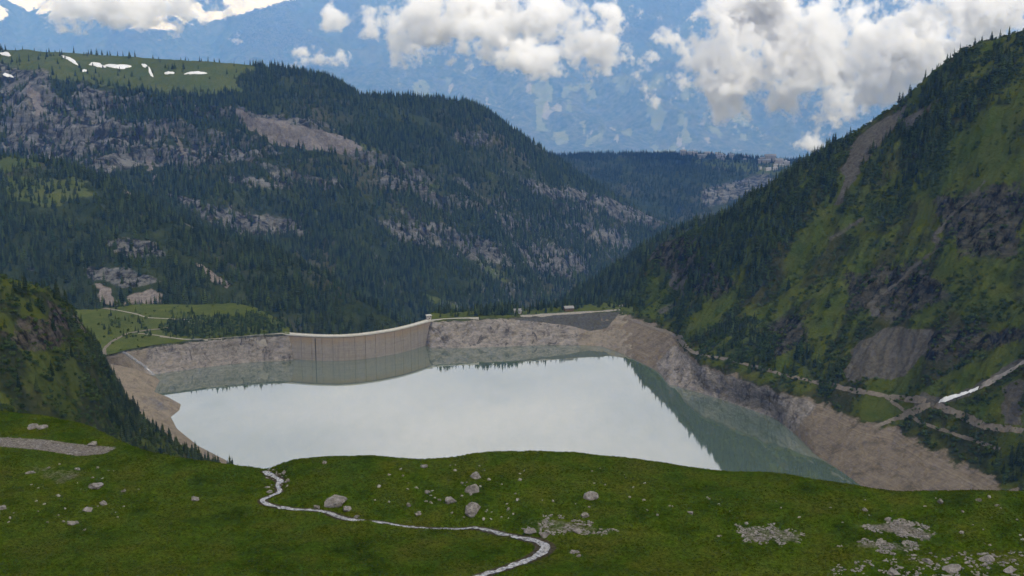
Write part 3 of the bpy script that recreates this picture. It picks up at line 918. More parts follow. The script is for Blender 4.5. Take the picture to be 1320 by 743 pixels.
def conifer_crown(seed, layers=9, width=0.17, tier=8):
    """whorls of drooping boughs round a stem, unit height"""
    r = random.Random(seed)
    V, Fc = [], []
    for k in range(layers):
        t = k / (layers - 1)
        z = 0.10 + 0.84 * t
        rad = width * (1 - t) ** 0.8 * r.uniform(0.85, 1.12) + 0.012
        n = tier if t < 0.7 else tier - 3
        a0 = r.random() * 6.28
        for i in range(n):
            if r.random() < 0.10:
                continue
            a = a0 + 6.283 * i / n + r.uniform(-0.2, 0.2)
            L = rad * r.uniform(0.72, 1.2)
            dr = 0.055 * (1 - 0.6 * t) + r.uniform(0, 0.03)
            wv = L * 0.46
            c, s = math.cos(a), math.sin(a)
            o = len(V)
            V += [(0, 0, z + 0.05), (c * L * 0.55 - s * wv, s * L * 0.55 + c * wv, z - dr * 0.35), (c * L, s * L, z - dr), (c * L * 0.55 + s * wv, s * L * 0.55 - c * wv, z - dr * 0.35), (c * L * 0.5, s * L * 0.5, z - dr - 0.05)]
            Fc += [(o, o + 1, o + 2), (o, o + 2, o + 3), (o + 1, o + 4, o + 2), (o + 2, o + 4, o + 3)]
    o = len(V)
    V += [(0, 0, 1.0), (0.014, 0, 0.88), (-0.01, 0.012, 0.88), (-0.01, -0.012, 0.88)]
    Fc += [(o, o + 1, o + 2), (o, o + 2, o + 3), (o, o + 3, o + 1)]
    return V, Fc


def trunk_geo(h=0.9, r0=0.016, n=6):
    V = [(r0 * math.cos(6.283 * i / n), r0 * math.sin(6.283 * i / n), -0.06) for i in range(n)] + [(0.003 * math.cos(6.283 * i / n), 0.003 * math.sin(6.283 * i / n), h) for i in range(n)]
    return V, [(i, (i + 1) % n, n + (i + 1) % n, n + i) for i in range(n)]


def bush_geo(seed, n=70):
    r = random.Random(seed)
    V, Fc = [], []
    lobes = [(r.uniform(-.3, .3), r.uniform(-.3, .3), r.uniform(.3, .65), r.uniform(.22, .36)) for _ in range(5)]
    for _ in range(n):
        lx, ly, lz, lr = r.choice(lobes)
        d = Vector((r.gauss(0, 1), r.gauss(0, 1), r.gauss(0.2, 1))).normalized()
        c = Vector((lx, ly, lz)) + d * lr * r.uniform(0.7, 1.05)
        if c.z < 0.02:
            continue
        t1 = d.orthogonal().normalized()
        t1.rotate(Matrix.Rotation(r.random() * 6.28, 3, d))
        t2 = d.cross(t1)
        s = r.uniform(0.09, 0.17)
        o = len(V)
        V += [tuple(c + t1 * s), tuple(c + t2 * s * 0.8), tuple(c - t1 * s), tuple(c - t2 * s * 0.8 + d * 0.03)]
        Fc += [(o, o + 1, o + 2), (o, o + 2, o + 3)]
    return V, Fc


CROWNS, TRUNK = [], mesh("trunk", *trunk_geo())
TRUNK.materials.append(M_BARK)
for i, (w_, mt_) in enumerate([(0.15, M_NEEDLE), (0.18, M_NEEDLE), (0.13, M_NEEDLE), (0.19, M_LARCH)]):
    me = mesh("crown", *conifer_crown(100 + i, 9 + i % 2, w_, 8))
    me.materials.append(mt_)
    CROWNS.append(me)


def proto_collection(name, builders):
    c = bpy.data.collections.new(name)
    for i, (V, Fc, mats, mi) in enumerate(builders):
        me = mesh(name, V, Fc)
        for m in mats:
            me.materials.append(m)
        me.polygons.foreach_set("material_index", mi)
        o = bpy.data.objects.new("%s_%d" % (name, i), me)
        c.objects.link(o)
    return c


bl = []
for i, (w_, mt_) in enumerate([(0.15, M_NEEDLE), (0.18, M_NEEDLE), (0.13, M_NEEDLE), (0.19, M_LARCH)]):
    V, Fc = conifer_crown(200 + i, 8, w_, 7)
    T, TF = trunk_geo(0.5, 0.016, 4)
    o = len(V)
    bl.append((V + T, Fc + [tuple(k + o for k in f) for f in TF], [mt_, M_BARK], [0] * len(Fc) + [1] * len(TF)))
C_CONIFER = proto_collection("conifer_source", bl)
C_BUSH = proto_collection("bush_source", [(V, Fc, [M_LEAF], [0] * len(Fc)) for V, Fc in (bush_geo(300 + i) for i in range(3))])


def scatter_group(coll):
    g = bpy.data.node_groups.new("scatter_" + coll.name, 'GeometryNodeTree')
    g.interface.new_socket("Geometry", in_out='INPUT', socket_type='NodeSocketGeometry')
    g.interface.new_socket("Geometry", in_out='OUTPUT', socket_type='NodeSocketGeometry')
    N, L = g.nodes, g.links
    gi, go = N.new("NodeGroupInput"), N.new("NodeGroupOutput")
    ci = N.new("GeometryNodeCollectionInfo")
    ci.inputs["Collection"].default_value = coll
    ci.inputs["Separate Children"].default_value = True
    ci.inputs["Reset Children"].default_value = True
    iop = N.new("GeometryNodeInstanceOnPoints")
    iop.inputs["Pick Instance"].default_value = True

    def at(name, typ):
        a = N.new("GeometryNodeInputNamedAttribute")
        a.data_type = typ
        a.inputs["Name"].default_value = name
        return a.outputs[0]
    L.new(gi.outputs[0], iop.inputs["Points"])
    L.new(ci.outputs[0], iop.inputs["Instance"])
    L.new(at("kindex", 'INT'), iop.inputs["Instance Index"])
    L.new(at("spin", 'FLOAT_VECTOR'), iop.inputs["Rotation"])
    L.new(at("size", 'FLOAT_VECTOR'), iop.inputs["Scale"])
    L.new(iop.outputs[0], go.inputs[0])
    return g


G_CONIFER, G_BUSH = scatter_group(C_CONIFER), scatter_group(C_BUSH)


def forest(name, pts, h, label, cat, group_tree, nkind, wide=1.0):
    me = bpy.data.meshes.new(name)
    n = len(pts)
    me.vertices.add(n)
    me.vertices.foreach_set("co", pts.astype(np.float32).ravel())
    a = me.attributes.new("kindex", 'INT', 'POINT'); a.data.foreach_set("value", RNG.integers(0, nkind, n).astype(np.int32))
    rot = np.zeros((n, 3), np.float32); rot[:, 2] = RNG.random(n) * 6.28; rot[:, :2] = RNG.normal(0, 0.04, (n, 2))
    a = me.attributes.new("spin", 'FLOAT_VECTOR', 'POINT'); a.data.foreach_set("vector", rot.ravel())
    sz = np.stack([h * wide * RNG.uniform(0.85, 1.2, n), h * wide * RNG.uniform(0.85, 1.2, n), h], 1).astype(np.float32)
    a = me.attributes.new("size", 'FLOAT_VECTOR', 'POINT'); a.data.foreach_set("vector", sz.ravel())
    o = link(name, me)
    md_ = o.modifiers.new("scatter", 'NODES')
    md_.node_group = group_tree
    tag(o, label, cat, kind="stuff")
    return o


def dens(T, base, *terms):
    d = base * np.ones(T.row.shape)
    for t in terms:
        d = d * t
    bare = np.clip(T.get("rock") * 0.88 + T.get("scree") * 1.2 + T.get("sand") * 1.5 + T.get("shore_rock"), 0, 1)
    return np.clip(d * (1 - bare), 0, None)


def clump(T, L, seed, lo=-0.2, hi=0.25):
    return sstep(lo, hi, fbm(T.X() / L, T.Y() / L, seed, 4))


def heights(n, h):
    return h * np.clip(RNG.normal(1, 0.30, n), 0.35, 1.65)


# big mountain
d = dens(mt, 1.0, mt.w(1, 1, 1, 1, 0.6), 0.25 + 0.75 * clump(mt, 150, 201), 1 - 0.96 * np.clip(mt.get("lush") * 1.1, 0, 1))
p_ = mt.sample(44000, d)
forest("spruce_forest", p_, heights(len(p_), 19), "dark spruce forest covering the big rocky mountain on the left", "forest", G_CONIFER, 4, 1.15)
d = dens(plat, 1.0, plat.w(1, 1, 1, 1, 0.5), 0.3 + 0.7 * clump(plat, 240, 203), 1 - 0.8 * plat.get("lush"))
p_ = plat.sample(15000, d)
forest("spruce_forest", p_, heights(len(p_), 22), "blue-looking forest on the flat plateau below the town", "forest", G_CONIFER, 3, 1.4)
d = dens(spur, 1.0, 0.3 + 0.7 * clump(spur, 90, 205))
p_ = spur.sample(6000, d)
forest("spruce_forest", p_, heights(len(p_), 17), "dark forest on the low spur right of the gorge behind the dam", "forest", G_CONIFER, 4, 1.1)
d = dens(ridge, 1.0, 0.2 + 0.8 * clump(ridge, 90, 207), 1 - 0.9 * ridge.get("lush"))
p_ = ridge.sample(11000, d)
forest("spruce_forest", p_, heights(len(p_), 17), "dense spruce forest on the ridge above the green shelf left", "forest", G_CONIFER, 4, 1.15)
# right mountainside
fp = 0.012 * np.ones(rs.row.shape)
for poly, s_, v in [([(845, 312), (900, 285), (1000, 222), (1080, 172), (1092, 200), (1062, 262), (1010, 330), (960, 372), (900, 402), (868, 410), (860, 380), (880, 345)], 16, 1.0),
                    ([(890, 445), (955, 415), (1000, 430), (1085, 470), (1070, 505), (950, 470)], 14, 0.75), ([(1130, 160), (1200, 95), (1320, 40), (1320, 90), (1230, 175), (1150, 215), (1085, 265), (1090, 230)], 14, 0.7),
                    ([(1180, 200), (1240, 160), (1200, 240), (1140, 290), (1120, 290)], 12, 0.5), ([(808, 395), (830, 340), (850, 318), (850, 345), (825, 400)], 8, 0.8), ([(1130, 540), (1180, 535), (1300, 590), (1320, 640), (1270, 600), (1200, 570)], 10, 0.25), ([(1255, 600), (1320, 590), (1320, 660), (1260, 650)], 10, 1.0)]:
    fp = np.maximum(fp, v * poly_mask(qpx, qpy, poly, s_))
d = dens(rs, 1.0, rs.w(0, 0, 0.5, 1, 1, 1, 0.3), fp, 0.15 + 0.85 * clump(rs, 55, 209), 1 - 0.6 * np.clip(rs.get("lush") - 0.3, 0, 1))
p_rs = rs.sample(2900, d)
h_rs = heights(len(p_rs), 13)
d = dens(rs, 1.0, rs.w(0, 0, 0.7, 1, 1, 1, 0.3), 0.25 + fp, 0.06 + 0.94 * clump(rs, 30, 211), 0.1 + sstep(-0.3, 0.25, -streak))
p_ = rs.sample(22000, d)
forest("alder_scrub", p_, heights(len(p_), 3.3), "green alder scrub mottling the steep right mountainside", "scrub", G_BUSH, 3, 1.25)
# near left slope
fp = 0.12 + 1.0 * poly_mask(cpx, cpy, [(118, 440), (145, 475), (170, 515), (235, 575), (300, 605), (300, 625), (180, 610), (150, 560), (120, 500)], 14) + 0.5 * poly_mask(cpx, cpy, [(20, 360), (90, 380), (105, 430), (60, 440), (10, 400)], 10)
d = dens(ns, 1.0, fp, 0.25 + 0.75 * clump(ns, 40, 213))
p_ns = ns.sample(800, d)
h_ns = heights(len(p_ns), 11)
p_ = ns.sample(4200, dens(ns, 1.0, 0.15 + 0.85 * clump(ns, 25, 215)))
forest("alder_scrub", p_, heights(len(p_), 3.2), "low dark scrub on the steep near slope left of the lake", "scrub", G_BUSH, 3, 1.25)
# shelf and strip behind the far bank
sp = 0.05 + 0.0 * kpx
for poly, v in [([(205, 418), (260, 410), (330, 405), (368, 420), (362, 432), (270, 436), (215, 434)], 3.2), ([(300, 395), (340, 398), (365, 415), (340, 415)], 0.4), ([(140, 405), (190, 412), (200, 432), (150, 440), (130, 420)], 0.6),
                ([(215, 402), (262, 402), (262, 412), (215, 412)], 0.35), ([(610, 395), (668, 395), (668, 413), (612, 413)], 1.4), ([(556, 395), (615, 398), (615, 407), (556, 408)], 0.7), ([(668, 385), (820, 370), (815, 396), (668, 402)], 0.6), ([(800, 380), (820, 375), (822, 402), (803, 400)], 1.0)]:
    sp = np.maximum(sp, v * poly_mask(kpx, kpy, poly, 4))
dsh = dens(bank, 1.0, bank.w(0, 0, 0, 0.6, 1, 1), sp, 1 - damwin)
p_bk = bank.sample(1150, dsh * (1 + 2.0 * (kpx > 560)))
h_bk = heights(len(p_bk), 9) * np.where(project(p_bk)[0] > 556, 1.35, 1.0)
p_ = bank.sample(1300, dens(bank, 1.0, bank.w(0, 0, 0, 0.6, 1, 0.5), 0.03 + sp, 1 - damwin))
forest("alder_scrub", p_, heights(len(p_), 3.6), "rounded green bushes on the shelf and along the dam road", "scrub", G_BUSH, 3, 1.2)

# the trees that show largest stand as single things; the rest of those woods is one mass
allp = np.vstack([p_ns, p_bk, p_rs]); allh = np.r_[h_ns, h_bk, h_rs]
src = np.r_[np.zeros(len(p_ns), int), np.ones(len(p_bk), int), np.full(len(p_rs), 2)]
bv = []
for T in (md, ns, rs, bank):
    bv.append(T._b if hasattr(T, "_b") else T.bvh())
eye = Vector((0, 0, HC))


def seen(p, h):
    q = Vector(p) + Vector((0, 0, h * 0.8))
    dv = q - eye
    L_ = dv.length
    dv.normalize()
    for b_ in bv:
        r_ = b_.ray_cast(eye, dv, L_ - 3.0)
        if r_[0] is not None:
            return False
    return True


tpx, tpy = project(allp)
big = allh / allp[:, 1]
order = np.argsort(-big)
quota = {0: 150, 1: 100, 2: 50}
single = []
for i in order:
    s_ = src[i]
    if quota[s_] <= 0 or not (4 < tpx[i] < 1316 and 30 < tpy[i] < 640):
        continue
    if seen(allp[i], allh[i]):
        single.append(i)
        quota[s_] -= 1
sing = np.zeros(len(allp), bool)
sing[single] = True
for s_, nm in ((0, "spruces filling the dark wood on the near left slope"), (1, "small trees along the far bank and on the green shelf"), (2, "conifers spread over the steep right mountainside")):
    k = (src == s_) & ~sing
    forest("spruce_forest", allp[k], allh[k], nm, "forest", G_CONIFER, 4 if s_ else 3, 1.2)
def tree_label(i):
    x, y, k = tpx[i], tpy[i], src[i]
    if k == 0:
        if x < 125 and y < 470:
            return "dark spruce standing on the upper part of the near left slope", "spruces high on the near left slope"
        if x > 150 and y > 500:
            return "dark spruce in the wood along the left shore, against sand and water", "spruces along the left shore"
        return "dark spruce dotted over the middle of the near left slope", "spruces in the middle of the near left slope"
    if k == 1:
        if x < 372:
            return "small tree on the green shelf left of the dam", "trees on the green shelf"
        return "dark tree standing behind the far rock bank right of the dam", "trees behind the far bank"
    if x > 1180 and y > 520:
        return "conifer low on the right slope below the path junction", "conifers below the path junction"
    return "conifer on the right mountainside above the shore road", "conifers on the right mountainside"


for i in single:
    t = empty("spruce_tree", allp[i], random.random() * 6.28)
    h_ = float(allh[i])
    t.scale = (h_ * 1.2, h_ * 1.2, h_)
    kk = random.choice((0, 1, 2)) if src[i] == 0 else random.choice((0, 1, 2, 3))
    link("trunk", TRUNK, parent=t)
    link("crown", CROWNS[kk], parent=t)
    lb, gr = tree_label(i)
    tag(t, lb, "tree", gr)

# ================================================================== DAM
def concrete(name, c1, c2, stain=0.0):
    m, nt = new_mat(name)
    b = NB(nt)
    p = b.pos()
    f = b.noise(p, 0.25, 6, 0.65)
    v = b.noise(p, 0.35, 5, 0.65, stretch=(1, 1, 0.06))
    c = b.mix(b.ramp(f, (0.3, 0.0), (0.7, 1.0)), c1, c2)
    if stain:
        c = b.mix(b.ramp(v, (0.34, 0.40), (0.50, 0.0)), c, (0.085, 0.076, 0.068))
        s = b.n("ShaderNodeSeparateXYZ"); b.link(p, s.inputs[0])
        zt = b.math('ADD', s.outputs[2], b.math('MULTIPLY', b.noise(p, 0.12, 5, 0.7), 26.0))
        top = b.ramp(b.math('DIVIDE', zt, 60.0), (0.60, 0.0), (0.74, 0.75))
        c = b.mix(top, c, (0.20, 0.150, 0.095))
        hl = b.noise(p, 0.5, 4, 0.6, stretch=(0.05, 0.05, 1.2))
        c = b.mix(b.ramp(hl, (0.38, 0.35), (0.48, 0.0)), c, (0.11, 0.095, 0.085))
    b.finish(c, 0.9, f, 0.3, 0.3, 0.15)
    return m


M_CONC = concrete("dam_concrete", (0.165, 0.150, 0.134), (0.215, 0.195, 0.172), 1)
M_PALE = concrete("pale_concrete", (0.30, 0.29, 0.26), (0.42, 0.41, 0.375))
M_DARKC = concrete("dark_joint", (0.04, 0.04, 0.04), (0.07, 0.065, 0.06))
crest = dense([(p.x, p.y) for p in dam_pts], 161)
for k in range(2):
    crest[:, k] = smooth1d(crest[:, k], 10)
tan_ = np.gradient(crest, axis=0)
tan_ /= np.linalg.norm(tan_, axis=1)[:, None]
nrm = np.stack([-tan_[:, 1], tan_[:, 0]], 1)       # pointing downstream (away from the lake)


def sweep(pts, nr, prof):
    """sweep a closed profile [(offset downstream, z)] along a plan curve"""
    V, Fc, n = [], [], len(prof)
    for (x, y), (a, b2) in zip(pts, nr):
        V += [(x + a * o, y + b2 * o, z) for o, z in prof]
    for i in range(len(pts) - 1):
        for k in range(n):
            Fc.append((i * n + k, i * n + (k + 1) % n, (i + 1) * n + (k + 1) % n, (i + 1) * n + k))
    Fc.append(tuple(range(n))[::-1])
    Fc.append(tuple((len(pts) - 1) * n + k for k in range(n)))
    return V, Fc


dam = empty("arch_dam", (crest[80][0], crest[80][1], 0))
tag(dam, "curved grey concrete arch dam with pale crest holding back the lake", "dam")


def dpart(name, geo, mat):
    V, Fc = geo
    o0 = dam.location
    return link(name, mesh(name, [(x - o0.x, y - o0.y, z - o0.z) for x, y, z in V], Fc), mat, dam)


dpart("dam_core", sweep(crest, nrm, [(0.9, -40), (8.5, -40), (7.0, 36.8), (0.9, 36.8)]), M_DARKC)
NP = 16
for i in range(NP):
    a_, b_ = i * 10, (i + 1) * 10
    idx = np.arange(a_, b_ + 1)
    pts, nn = crest[idx].copy(), nrm[idx]
    pts[0] += tan_[a_] * 0.22
    pts[-1] -= tan_[b_] * 0.22
    off = random.uniform(-0.12, 0.12)
    dpart("wall_panel", sweep(pts, nn, [(off - 0.5, -40), (0.8, -40), (0.8, 36.7), (off, 36.7)]), M_CONC)
dpart("crest_road", sweep(crest, nrm, [(-1.0, 36.9), (8.0, 36.9), (8.0, 38.0), (-1.0, 38.0)]), M_PALE)
dpart("parapet", sweep(crest, nrm, [(-1.1, 36.85), (-0.65, 36.85), (-0.65, 39.0), (-1.1, 39.0)]), M_PALE)
dpart("parapet", sweep(crest, nrm, [(7.65, 36.85), (8.1, 36.85), (8.1, 39.0), (7.65, 39.0)]), M_PALE)
gi_ = int(np.argmin([abs(project(np.array([[c[0], c[1], 20.0]]))[0][0] - 407) for c in crest]))
gp, gn, gt = crest[gi_], nrm[gi_], tan_[gi_]
gv = []
for z in (-6, 34.5):
    for o, t in ((-0.75, -0.7), (-0.75, 0.7), (0.3, 0.7), (0.3, -0.7)):
        gv.append((gp[0] + gn[0] * o + gt[0] * t, gp[1] + gn[1] * o + gt[1] * t, z))
BOXF = [(0, 1, 2, 3), (7, 6, 5, 4), (0, 4, 5, 1), (1, 5, 6, 2), (2, 6, 7, 3), (3, 7, 4, 0)]
dpart("gauge_pipe", (gv, BOXF), M_DARKC)
# pale crest walkway running on to the right of the arch
ext = dense([(P(a_, b_, z=38.2).x, P(a_, b_, z=38.2).y) for a_, b_ in [(555, 413.2), (570, 411.6), (590, 410.6), (617, 409.8)]], 12)
et = np.gradient(ext, axis=0); et /= np.linalg.norm(et, axis=1)[:, None]
en = np.stack([-et[:, 1], et[:, 0]], 1)
dpart("crest_walkway", sweep(ext, en, [(-1, 34), (7, 34), (7, 38.3), (-1, 38.3)]), M_PALE)
dpart("parapet", sweep(ext, en, [(-1.2, 35), (-0.7, 35), (-0.7, 39.4), (-1.2, 39.4)]), M_PALE)

# ================================================================== BUILDINGS
def box_geo(x0, x1, y0, y1, z0, z1):
    return [(x0, y0, z0), (x1, y0, z0), (x1, y1, z0), (x0, y1, z0), (x0, y0, z1), (x1, y0, z1), (x1, y1, z1), (x0, y1, z1)], [(3, 2, 1, 0), (4, 5, 6, 7), (0, 1, 5, 4), (1, 2, 6, 5), (2, 3, 7, 6), (3, 0, 4, 7)]


def gable_geo(w, d, h, rise, ov=0.6, th=0.35):
    x, y = w / 2 + ov, d / 2 + ov
    k = rise / (d / 2)
    ze = h - ov * k
    V = []
    for xx in (-x, x):
        V += [(xx, -y, ze), (xx, 0, h + rise), (xx, y, ze), (xx, y, ze + th), (xx, 0, h + rise + th), (xx, -y, ze + th)]
    return V, [(0, 1, 4, 5), (1, 2, 3, 4), (11, 10, 7, 6), (10, 9, 8, 7), (5, 4, 10, 11), (4, 3, 9, 10), (7, 1, 0, 6), (8, 2, 1, 7), (0, 5, 11, 6), (2, 8, 9, 3)]


def wall_geo(w, d, h, rise):
    x, y = w / 2, d / 2
    return ([(-x, -y, -3), (x, -y, -3), (x, y, -3), (-x, y, -3), (-x, -y, h), (x, -y, h), (x, y, h), (-x, y, h), (-x, 0, h + rise), (x, 0, h + rise)],
            [(0, 1, 5, 4), (1, 2, 6, 9, 5), (2, 3, 7, 6), (3, 0, 4, 8, 7), (4, 5, 9, 8), (6, 7, 8, 9)])


M_WHITEW = plain_mat("white_render", (0.20, 0.195, 0.185), (0.30, 0.295, 0.28), 0.4)
M_WOODW = plain_mat("brown_timber", (0.05, 0.033, 0.022), (0.11, 0.075, 0.05), 2.0, stretch=(1, 1, 6))
M_ROOFG = plain_mat("grey_roof", (0.16, 0.16, 0.165), (0.30, 0.30, 0.31), 1.0)
M_ROOFL = plain_mat("light_metal_roof", (0.13, 0.13, 0.125), (0.21, 0.21, 0.205), 1.0)
M_GLASS = plain_mat("window_glass", (0.015, 0.018, 0.022), (0.03, 0.035, 0.04), 1.0, rough=0.1, spec=0.5)
M_STONEW = plain_mat("grey_stone", (0.22, 0.20, 0.19), (0.36, 0.34, 0.32), 1.2)


def house(name, loc, rz, w, d, h, rise, wm, rm, label, cat="house", windows=((-0.28, .55), (0.0, .55), (0.28, .55)), door=True, group=None):
    t = empty(name, loc, rz)
    tag(t, label, cat, group)
    link("wall", mesh("wall", *wall_geo(w, d, h, rise)), wm, t)
    link("roof", mesh("roof", *gable_geo(w, d, h, rise)), rm, t)
    for fx, fz in windows:
        cx_, cz_ = fx * w, fz * h
        ww, wh = w * 0.055, h * 0.14
        wi = link("window", mesh("window", *box_geo(cx_ - ww, cx_ + ww, -d / 2 - 0.06, -d / 2 + 0.05, cz_ - wh, cz_ + wh)), M_GLASS, t)
        link("frame", mesh("frame", *box_geo(cx_ - ww - 0.12, cx_ + ww + 0.12, -d / 2 - 0.12, -d / 2 + 0.04, cz_ - wh - 0.25, cz_ - wh - 0.02)), M_WHITEW, wi)
    if door:
        link("door", mesh("door", *box_geo(w * 0.38, w * 0.38 + 1.1, -d / 2 - 0.08, -d / 2 + 0.05, 0, 2.2)), M_WOODW, t)
    return t


class Both:
    """several surfaces at once: the nearest hit counts"""
    def __init__(self, *b):
        self.b = b

    def ray_cast(self, o, d, *a):
        best = (None, None, None, None)
        for b_ in self.b:
            r_ = b_.ray_cast(o, d, *a)
            if r_[0] is not None and (best[0] is None or r_[3] < best[3]):
                best = r_
        return best


def ground(bvh, x, y, z0=3000):
    r_ = bvh.ray_cast(Vector((x, y, z0)), Vector((0, 0, -1)))
    return r_[0].z if r_[0] is not None else None


bank_b = bank._b
q, _ = hit(bank_b, 667, 404)
q = q or P(667, 404, z=38)
house("chalet", (q.x, q.y, q.z), R(12), 12, 9, 5.0, 2.6, M_WHITEW, M_ROOFL, "small white house with pale roof among trees behind the far bank", windows=((-0.3, .55), (-0.05, .55), (0.22, .55), (-0.18, 1.05), (0.1, 1.05)))
q, _ = hit(bank_b, 733, 400.5)
q = q or P(733, 400, z=38)
house("chalet", (q.x, q.y, q.z), R(10), 15, 10, 5.0, 2.8, M_WOODW, M_ROOFL, "brown timber chalet with light grey roof beside the embankment road")
# control hut on the dam
hp = P(552.5, 411.5, z=38.0)
hut = empty("dam_hut", (hp.x, hp.y + 2, 38.0), R(20))
tag(hut, "small flat roofed stone hut standing at the right end of the dam", "hut")
link("wall", mesh("wall", *box_geo(-3.6, 3.6, -3, 3, -2, 5.2)), M_STONEW, hut)
link("roof", mesh("roof", *box_geo(-4.4, 4.4, -3.8, 3.8, 5.2, 6.3)), M_PALE, hut)
link("door", mesh("door", *box_geo(-0.2, 1.1, -3.08, -2.9, 0, 2.3)), M_WOODW, hut)
for fx in (-2.0, 2.3):
    wi = link("window", mesh("window", *box_geo(fx - 0.6, fx + 0.6, -3.07, -2.9, 2.9, 4.3)), M_GLASS, hut)
    link("sill", mesh("sill", *box_geo(fx - 0.75, fx + 0.75, -3.25, -2.9, 2.68, 2.86)), M_PALE, wi)

# town on the plateau
plat.bvh()
town_w, town_r = mesh("wall", *wall_geo(1, 1, 1, 0.28)), mesh("roof", *gable_geo(1, 1, 1, 0.28, 0.06, 0.04))
town_d = mesh("wall", *wall_geo(1, 1, 1, 0.28))
for me_, m_ in ((town_w, M_WHITEW), (town_r, M_ROOFG), (town_d, M_STONEW)):
    me_.materials.append(m_)
TOWN = []
rr = random.Random(5)
for x0, x1, y0, y1, n_, sc in [(880, 896, 199.5, 202, 4, 1.0), (897, 928, 200, 205, 10, 1.0), (930, 970, 202, 207, 9, .9), (982, 1012, 206, 211, 14, 1.35), (975, 1008, 211, 220, 7, .8), (1000, 1014, 208, 214, 5, 1.1)]:
    for _ in range(n_):
        TOWN.append((rr.uniform(x0, x1), rr.uniform(y0, y1), sc * rr.uniform(0.7, 1.25)))
for k, (a_, b_, s_) in enumerate(TOWN):
    q, _ = hit(plat._b, a_, b_)
    if q is None:
        continue
    t = empty("town_building", (q.x, q.y, q.z), rr.uniform(-0.5, 0.5))
    w_, d_, h_ = 26 * s_ * rr.uniform(0.8, 1.5), 15 * s_, 17 * s_ * rr.uniform(0.6, 1.3)
    link("wall", town_w if rr.random() < 0.75 else town_d, parent=t).scale = (w_, d_, h_)
    link("roof", town_r, parent=t).scale = (w_, d_, h_)
    cl = ("pale building in the town cluster nearest the right ridge", "buildings at the town's right end") if a_ > 974 else ("small pale building in the scattered left part of the far town", "buildings in the town's left part")
    tag(t, cl[0], "building", cl[1])

# ================================================================== ROADS, SNOW, STREAMS
def ribbon(name, bvh, pts, width, mat, lift=0.25, n=60, taper=None, across=2, kind="structure", level=False):
    D = dense(pts, n)
    C = []
    for row in D:
        h_, _ = hit(bvh, row[0], row[1])
        if h_ is not None:
            C.append((h_.x, h_.y))
    C = np.array(C)
    if len(C) < 3:
        return None
    for k in range(2):
        C[:, k] = smooth1d(C[:, k], 2)
    t = np.gradient(C, axis=0)
    t /= np.linalg.norm(t, axis=1)[:, None] + 1e-9
    nn = np.stack([-t[:, 1], t[:, 0]], 1)
    V, Fc = [], []
    m_ = across + 1
    lastz = 0
    for i, (c, nv) in enumerate(zip(C, nn)):
        wd = width * (taper(i / (len(C) - 1)) if taper else 1) * (0.85 + 0.3 * random.random())
        for k in range(m_):
            o = (k / across - 0.5) * wd
            x, y = c[0] + nv[0] * o, c[1] + nv[1] * o
            z = ground(bvh, *(c if level else (x, y)))
            z = lastz if z is None else z
            lastz = z
            V.append((x, y, z + lift))
    for i in range(len(C) - 1):
        for k in range(across):
            a = i * m_ + k
            Fc.append((a, a + 1, a + m_ + 1, a + m_))
    o = link(name, mesh(name, V, Fc), mat, smooth=True)
    tag(o, kind=kind)
    return o


M_ROAD = plain_mat("gravel_road", (0.13, 0.12, 0.105), (0.22, 0.205, 0.18), 0.4)
M_DIRT = plain_mat("dirt_path", (0.075, 0.064, 0.05), (0.14, 0.12, 0.097), 0.3)
rs_b, ns_b, beach_b = rs._b, ns._b, beachT.bvh()
ribbon("road", bank_b, [(205, 434), (240, 438), (275, 437), (330, 432), (366, 430.5)], 4, M_ROAD)
ribbon("road", bank_b, [(670, 408), (700, 406.5), (740, 404), (780, 401.5), (800, 399.8)], 5, M_ROAD, 0.5)
ribbon("path", bank_b, [(108, 394), (130, 397), (150, 400)], 8, M_DIRT, 0.4)
ribbon("path", bank_b, [(150, 400), (175, 405), (190, 410), (220, 411.5), (256, 413), (240, 416)], 4, M_ROAD, 0.4)
ribbon("path", bank_b, [(136, 462), (134, 450), (145, 440), (165, 430), (190, 426), (210, 424), (235, 420)], 4.5, M_DIRT, 0.4)
ribbon("path", bank_b, [(178, 430), (205, 433), (230, 437)], 3, M_ROAD, 0.4)
ribbon("road", rs_b, [(800, 400), (807, 410), (822, 416), (845, 424), (868, 431), (880, 440), (888, 452), (905, 459), (935, 463), (960, 470), (985, 476), (1010, 484), (1060, 495), (1100, 504), (1150, 512), (1195, 518)], 4, M_DIRT, 0.5, 120)
ribbon("road", rs_b, [(800, 399), (801, 390), (803, 380)], 5, M_ROAD, 0.6, 20)
ribbon("path", rs_b, [(1205, 522), (1240, 536), (1270, 550), (1320, 556)], 4.5, M_DIRT, 0.4, 60)
ribbon("path", rs_b, [(1200, 522), (1175, 532), (1150, 542), (1125, 552)], 6, M_DIRT, 0.4, 40)
ribbon("path", rs_b, [(1140, 512), (1160, 525), (1185, 545), (1230, 560), (1290, 580)], 2.2, M_DIRT, 0.4, 50)

M_SNOW = plain_mat("old_snow", (0.42, 0.43, 0.45), (0.58, 0.59, 0.61), 0.15, 0.8, 0.3, 0.6)
M_DSNOW = plain_mat("dirty_snow", (0.09, 0.082, 0.074), (0.22, 0.205, 0.19), 0.15, 0.9, 0.4, 0.6)
M_FOAM, nt = new_mat("white_water")
b = NB(nt)
pp = b.pos()
f = b.noise(pp, 1.3, 5, 0.7, stretch=(1, 1, 1))
c = b.mix(b.ramp(f, (0.38, 0.0), (0.68, 1.0)), (0.05, 0.053, 0.058), (0.32, 0.32, 0.335))
b.finish(c, 0.25, f, 0.5, 0.15, 0.5)

